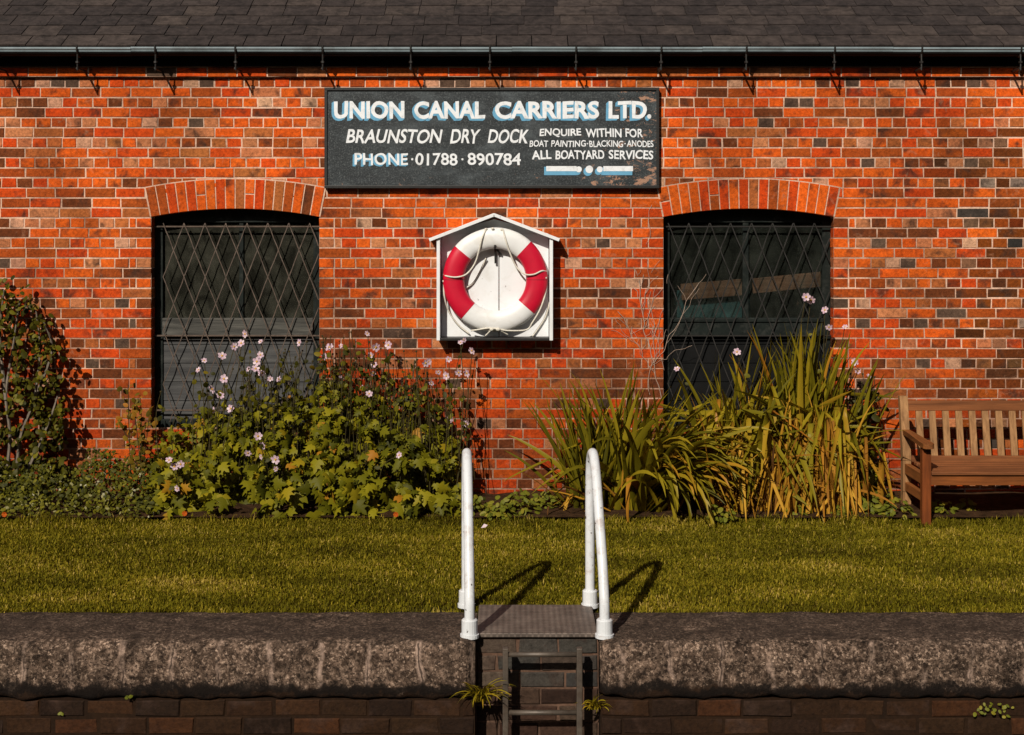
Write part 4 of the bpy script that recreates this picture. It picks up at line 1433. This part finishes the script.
# ------------------------------------------------------------------ climber, low cover, weeds
random.seed(41); g = np.random.default_rng(41)
cp = at(12, 470, -.25)
clm = empty('climbing_shrub', (cp.x, -.25, .02), 'dark leafy climber with grey branches growing up the brick by the picture edge', 'shrub')
st = MB()
tips = []
for pts in ([(2, 505), (10, 440), (6, 395), (14, 340), (20, 300)], [(15, 500), (20, 440), (34, 400), (40, 350), (36, 310)], [(-20, 500), (-26, 420), (-12, 350), (-20, 290)],
            [(28, 470), (48, 425), (58, 395)], [(-40, 500), (-60, 420), (-45, 340)], [(6, 400), (0, 340), (4, 290)], [(34, 400), (52, 352), (44, 322)]):
    q = [at(x, y, random.uniform(-.22, -.10)) for x, y in pts]
    sp_ = spline(q, 6); st.tube(sp_, [.013 * (1 - .75 * i / len(sp_)) + .002 for i in range(len(sp_))], 6)
st.build('branches', M['bark'], clm)
n = 3700
X = g.uniform(-95, 64, n)
topc = np.interp(X, [-95, -30, 0, 18, 30, 42, 54, 64, 76], [300, 285, 283, 292, 300, 312, 330, 360, 420]) + g.normal(0, 6, n)
botc = np.interp(X, [-95, 40, 60, 76], [500, 500, 475, 450])
t = g.random(n); PY = botc + (topc - botc) * t
sx_ = np.array([4, 10, 2, 24, 30, 33, 14.]); sy_ = np.array([278, 286, 290, 287, 284, 296, 275.])
X = np.concatenate([X, sx_]); PY = np.concatenate([PY, sy_]); t = np.concatenate([t, sx_ * 0])
cl = np.array([noise.noise(Vector((a / 17, c / 17, 3))) for a, c in zip(X, PY)])
keep = cl > -.13; keep[-7:] = True; X, PY, t = X[keep], PY[keep], t[keep]; n = len(X)
Y = -.06 - g.random(n) ** 1.3 * .24; dd = D + Y
pos = np.stack([(X - 512) * dd / F, Y, EYE - (PY - HY) * dd / F], 1)
scatter('foliage', M['climber_leaf'], clm, *OVATE, pos, np.stack([g.normal(-.1, .6, n), g.normal(-.7, .4, n), g.normal(.45, .45, n)], 1),
        np.stack([g.normal(0, .7, n), g.normal(-.2, .3, n), g.normal(-.6, .5, n)], 1), g.uniform(.026, .062, n), np.clip(g.normal(.48, .24, n), 0, 1))
n = 5200
X = g.uniform(-110, 158, n)
topc = np.interp(X, [-110, 0, 40, 80, 110, 135, 158], [462, 462, 466, 462, 455, 452, 470]) + 7 * np.sin(X / 9.0) + g.normal(0, 3, n)
t = g.random(n) ** .8
PY = 518 + (topc - 518) * t
Y = -.80 + .62 * t ** 1.4 + g.random(n) ** 2 * .2; Y = np.minimum(Y, -.06); dd = D + Y
pos = np.stack([(X - 512) * dd / F, Y, np.maximum(.01, EYE - (PY - HY) * dd / F)], 1)
tn = np.clip(g.normal(.45, .2, n), 0, .92); tn[g.random(n) < .03] = 1
low = (t < .35) & (X < 135); tn[low] = np.clip(tn[low] + .15, 0, .92)
ov = scatter('low_hedge', M['cover_leaf'], None, *OVATE_S, pos, np.stack([g.normal(-.1, .6, n), g.normal(-.6, .4, n), g.normal(.6, .4, n)], 1),
             np.stack([g.normal(0, .8, n), g.normal(-.3, .4, n), g.normal(-.3, .6, n)], 1), g.uniform(.018, .046, n), tn)
tag(ov, 'low mound of small-leaved greenery below the dark climber', 'hedge')

random.seed(43)
p0 = at(138, 470, -.3)
yw = empty('tall_weed', (p0.x, -.3, .02), 'thin yellowing weed standing between the climber and the barred window', 'weed')
st = MB(); lp = []
for tx, ty in ((128, 385), (140, 395), (150, 408), (118, 420), (134, 405), (146, 425)):
    b0 = Vector((p0.x + random.uniform(-.06, .06), -.3 + random.uniform(-.05, .05), .1)); p = at(tx, ty, random.uniform(-.32, -.2))
    s_ = spline([b0, b0.lerp(p, .5) + Vector((random.uniform(-.03, .03), 0, .03)), p], 8); st.tube(s_, .003, 4)
    lp += [q + Vector((random.uniform(-.04, .04), random.uniform(-.03, .03), random.uniform(-.02, .02))) for q in s_[4:] for _ in range(2)]
st.build('stems', M['stem'], yw)
lp = np.array([tuple(q) for q in lp]); n = len(lp)
scatter('leaves', M['yellow_leaf'], yw, *OVATE, lp, np.stack([g.normal(0, .6, n), g.normal(-.8, .3, n), g.normal(.4, .4, n)], 1), np.stack([g.normal(0, 1, n), g.normal(0, .3, n), g.normal(.1, .7, n)], 1), g.uniform(.022, .055, n), g.random(n))

# dark leafy weed at the right of the tall clump
random.seed(44)
p0 = at(858, 500, -.25)
dw = empty('leafy_weed', (p0.x, -.25, .02), 'broad-leaved dark weed between the tall sword-leaved clump and the bench', 'weed')
st = MB(); lp = []
for tx, ty in ((862, 390), (870, 408), (852, 400), (872, 440), (878, 462), (866, 425), (882, 480), (858, 470)):
    b0 = Vector((p0.x + random.uniform(-.05, .05), -.28, .02)); p = at(tx, ty, random.uniform(-.35, -.12))
    s_ = spline([b0, b0.lerp(p, .5) + Vector((random.uniform(-.03, .03), 0, .03)), p], 8); st.tube(s_, .0032, 4)
    lp += [q + Vector((random.uniform(-.05, .05), random.uniform(-.04, .04), random.uniform(-.03, .03))) for q in s_[3:] for _ in range(2)]
st.build('stems', M['stem'], dw)
lp = np.array([tuple(q) for q in lp]); n = len(lp)
scatter('leaves', M['climber_leaf'], dw, *OVATE, lp, np.stack([g.normal(0, .6, n), g.normal(-.7, .3, n), g.normal(.5, .4, n)], 1), np.stack([g.normal(0, 1, n), g.normal(-.2, .3, n), g.normal(-.2, .7, n)], 1), g.uniform(.035, .075, n), g.random(n) * .8)


def weed(px, py, y, r, nl, label, mat='weed_leaf', z=None, group='small weeds along the bed edge'):
    p = at(px, py, y)
    if z is None: p.z = .01
    n = nl
    a = g.uniform(0, 2 * np.pi, n); rr = r * np.sqrt(g.random(n)); h = (r * 1.15) * (1 - (rr / r) ** 2) * g.uniform(.3, 1, n)
    pos = np.stack([p.x + rr * np.cos(a), y + rr * np.sin(a) * .7, p.z + .01 + h], 1)
    N = np.stack([g.normal(0, .4, n) + np.cos(a) * .4, g.normal(-.4, .3, n), g.normal(.8, .3, n)], 1)
    T = np.stack([np.cos(a) + g.normal(0, .3, n), np.sin(a) + g.normal(0, .3, n), g.normal(-.2, .3, n)], 1)
    e = empty('small_weed', (p.x, y, p.z), label, 'weed', group)
    scatter('leaves', M[mat], e, *OVATE, pos, N, T, g.uniform(.025, .055, n), np.clip(g.normal(.55, .2, n), 0, 1))


weed(722, 524, -.85, .085, 60, 'small bright weed at the lawn edge below the tall sword-leaved clump')
weed(868, 514, -.62, .12, 90, 'spreading weed mat at the wall foot left of the bench')
weed(898, 518, -.72, .11, 80, 'bright green weed against the front leg of the bench')
weed(884, 490, -.35, .10, 60, 'mid green weed close to the wall left of the bench')
weed(942, 506, -.62, .09, 50, 'broad weed growing under the bench seat')
weed(968, 512, -.55, .07, 26, 'tiny weed in the shade under the bench')
weed(798, 512, -.66, .07, 40, 'small weed in front of the withered leaves of the tall clump')
weed(478, 512, -.66, .12, 90, 'low weed patch at the wall foot just behind the left handrail')
weed(500, 515, -.74, .10, 80, 'low weed patch at the lawn edge between the two handrails')
weed(520, 512, -.62, .13, 110, 'low weed patch at the wall foot behind the handrails')
weed(545, 508, -.45, .10, 80, 'weed at the foot of the low sword-leaved clump')
weed(842, 514, -.70, .06, 34, 'small weed under the right end of the tall clump')

# fallen and late orange flowers
def orange(px, py, y, lab):
    p = at(px, py, y); p.z = max(p.z, .03); mb = MB()
    for k in range(8):
        a = 2 * math.pi * k / 8; ca, sa = math.cos(a) * .019, math.sin(a) * .019
        mb.add([(p.x, y - .01, p.z), (p.x + ca * .8 - sa * .4, y - .018, p.z + sa * .8 + ca * .4), (p.x + ca, y - .014, p.z + sa), (p.x + ca * .8 + sa * .4, y - .018, p.z + sa * .8 - ca * .4)], [(0, 1, 2, 3)], tint=random.random())
    e = empty('orange_flower', (p.x, y, 0), lab, 'flower', 'orange flowers at the lawn edge')
    mb.build('petals', M['orange_petal'], e)
    mb = MB(); mb.tube([(p.x, y - .008, p.z), (p.x + .01, y + .02, .0)], .003, 5); mb.build('stem', M['stem'], e)
orange(185, 513, -.84, 'orange flower at the lawn edge under the barred window')
orange(396, 514, -.84, 'orange flower at the lawn edge near the white handrail')
orange(5, 514, -.84, 'orange flower at the lawn edge below the dark climber')

p = at(481, 537, -1.15); mb = MB()
mb.add([(p.x, -1.15, .012), (p.x + .03, -1.16, .018), (p.x + .045, -1.14, .03), (p.x + .02, -1.12, .034)], [(0, 1, 2, 3)], tint=.9)
tag(mb.build('fallen_petal', M['petal']), 'single pale pink petal fallen on the grass beside the white handrail', 'petal')

# dead creeper on the brick left of the right-hand window
random.seed(47)
dv = MB()
def creep(x, y, dx, dy, n, r):
    pts = []
    for i in range(n):
        pts.append(at(x, y, -.006 - .003 * (i % 2)))
        x += dx + random.uniform(-2.4, 2.4); y += dy + random.uniform(-2, 2)
        if r > .0012 and random.random() < .45 and i > 1: creep(x, y, random.uniform(-4, 4), dy * random.uniform(.5, 1), max(3, n - i - 1), r * .65)
    if len(pts) > 1: dv.tube(spline(pts, 3), r, 4)
creep(662, 400, -.9, -7, 18, .0026); creep(650, 395, .5, -8, 12, .0018); creep(664, 370, -2.2, -6, 10, .0016)
creep(652, 205, -1.0, 6, 7, .0014)
e = empty('dead_creeper', (at(660, 420, 0).x, -.01, .3), 'pale dead creeper stems clinging to the brick left of the right-hand window', 'creeper')
dv.build('stems', M['twig'], e)

# tufts on the canal wall
def tuft(px, py, y, n, L, label, cat='grass tuft', mat='sword_leaf', droop=1.6, lo=.5):
    p = at(px, py, y)
    e = empty('grass_tuft', p, label, cat, 'plants rooted in the canal wall')
    bl = []
    for k in range(n):
        bl.append((p.x + random.gauss(0, .012), p.y + random.gauss(0, .008), p.z, random.uniform(-math.pi, 0), random.uniform(.1, .8), random.uniform(droop * .5, droop * 1.2), L * random.uniform(.55, 1.1), random.uniform(.004, .008), random.uniform(lo, .75), 9, 0, random.uniform(-.6, .6)))
    ribbons('blades', M[mat], e, bl, 6)
random.seed(53)
tuft(481, 701, -3.70, 80, .19, 'yellow-green grass tuft hanging left of the steel ladder')
tuft(596, 709, -3.69, 46, .10, 'small grass tuft beside the right side of the steel ladder')
def wallweed(px, py, y, nl, r, label, mat='weed_leaf'):
    p = at(px, py, y); n = nl
    e = empty('wall_weed', p, label, 'weed', 'plants rooted in the canal wall')
    pos = np.array([tuple(p)]) + np.stack([g.normal(0, r * 1.5, n), -np.abs(g.normal(0, r * .5, n)) - .004, g.normal(0, r * .6, n)], 1)
    scatter('leaves', M[mat], e, *OVATE, pos, np.stack([g.normal(0, .4, n), -np.ones(n), g.normal(.6, .4, n)], 1), np.stack([g.normal(0, 1, n), g.normal(-.3, .2, n), g.normal(0, .7, n)], 1), g.uniform(.012, .028, n), g.uniform(.2, .9, n))
wallweed(990, 708, -3.70, 26, .035, 'straggling yellow weed growing from the canal wall below the bench end')
wallweed(125, 697, -3.725, 4, .008, 'tiny green weed on the coping foot at left')
wallweed(60, 712, -3.70, 3, .006, 'tiny seedling in the brick joint below the left coping')

# ------------------------------------------------------------------ lawn
def grass(n, x0, x1, y0, y1, seed):
    g = np.random.default_rng(seed)
    X = g.uniform(x0, x1, n); Y = g.uniform(y0, y1, n)
    fr = .045 * np.sin(X * 5.1) + .03 * np.sin(X * 13.7 + 1)          # ragged edges
    ok = (Y > COPE_B + .012 + .022 * np.sin(X * 9) + .018 * np.sin(X * 23 + 1) + .03 * np.sin(X * 2.7 + 1.5 * np.sin(X * 1.3)) - .11 * g.random(n) ** 4 * (1 + np.sin(X * 4.1))) & (Y < -.80 + fr + .06 * g.random(n))
    ok &= ~((X > RX0 - .09) & (X < RX1 + .09) & (Y < -3.06))
    # worn, thin places
    w = np.sin(X * 2.1 + 1.0 * np.sin(Y * 3)) * np.sin(Y * 4.3 + X)
    ok &= g.random(n) > .12 + .30 * (w > .45)
    bare = np.exp(-((X + .42) / .20) ** 2 - ((Y + 3.08) / .10) ** 2) + .8 * np.exp(-((X - .75) / .22) ** 2 - ((Y + 3.12) / .08) ** 2) + .7 * np.exp(-((X - 2.1) / .3) ** 2 - ((Y + 3.1) / .10) ** 2)
    ok &= g.random(n) > bare                       # trodden bare by the ladder and along the stone
    X, Y = X[ok], Y[ok]; m = len(X)
    az = g.uniform(-np.pi, np.pi, m); lean = np.abs(g.normal(.85, .5, m))
    edge = np.exp(-((Y - COPE_B) / .10) ** 2) * .014
    bedge = np.exp(-((Y + .80) / .12) ** 2) * (.026 + .022 * np.sin(X * 3.3) * np.sin(X * 7.9 + 2)) * (.5 + g.random(m))
    L = g.gamma(5, .0029, m) + edge + bedge; wd = g.uniform(.0018, .0040, m)
    dx, dy = np.cos(az) * np.sin(lean), np.sin(az) * np.sin(lean)
    sx, sy = -np.sin(az) * wd, np.cos(az) * wd
    B = np.stack([X, Y, np.full(m, -.030)], 1)
    S = np.stack([sx, sy, np.zeros(m)], 1)
    mid = B + np.stack([dx * L * .5, dy * L * .5, .012 + np.cos(lean) * L * .62], 1)
    tip = B + np.stack([dx * L * 1.5, dy * L * 1.5, .012 + np.cos(lean) * L], 1)
    V = np.stack([B - S, B + S, mid + S * .8, mid - S * .8, tip], 1).reshape(-1, 3)
    o = (np.arange(m) * 5)[:, None]
    Fc = np.concatenate([o + np.array([[0, 1, 2]]), o + np.array([[0, 2, 3]]), o + np.array([[3, 2, 4]])], 1).reshape(-1, 3)
    tint = np.clip(g.normal(.45, .19, m) + .13 * np.sin(X * 3.3 + 2 * np.sin(Y * 2.2)) * np.sin(Y * 6.1 + X) + .10 * np.sin(X * 1.7 + 2) * np.sin(Y * 3.1), 0, .9)
    dry = g.random(m) < .05; tint[dry] = g.uniform(.85, 1, dry.sum())
    return V, Fc, np.repeat(tint, 3)
parts = [grass(400000, -3.9, 3.9, -3.2, -.72, 5), grass(60000, -6.5, -3.9, -3.2, -.72, 6), grass(60000, 3.9, 6.5, -3.2, -.72, 8)]
Vs, Fs_, Ts, off = [], [], [], 0
for V, Fc, T in parts:
    Vs.append(V); Fs_.append(Fc + off); Ts.append(T); off += len(V)
lawn = link('lawn_grass', mesh_np('lawn_grass', np.concatenate(Vs), np.concatenate(Fs_), np.concatenate(Ts)), M['grass'])
tag(lawn, 'mown olive-green grass between the flower bed and the canal coping', 'grass', kind='stuff')
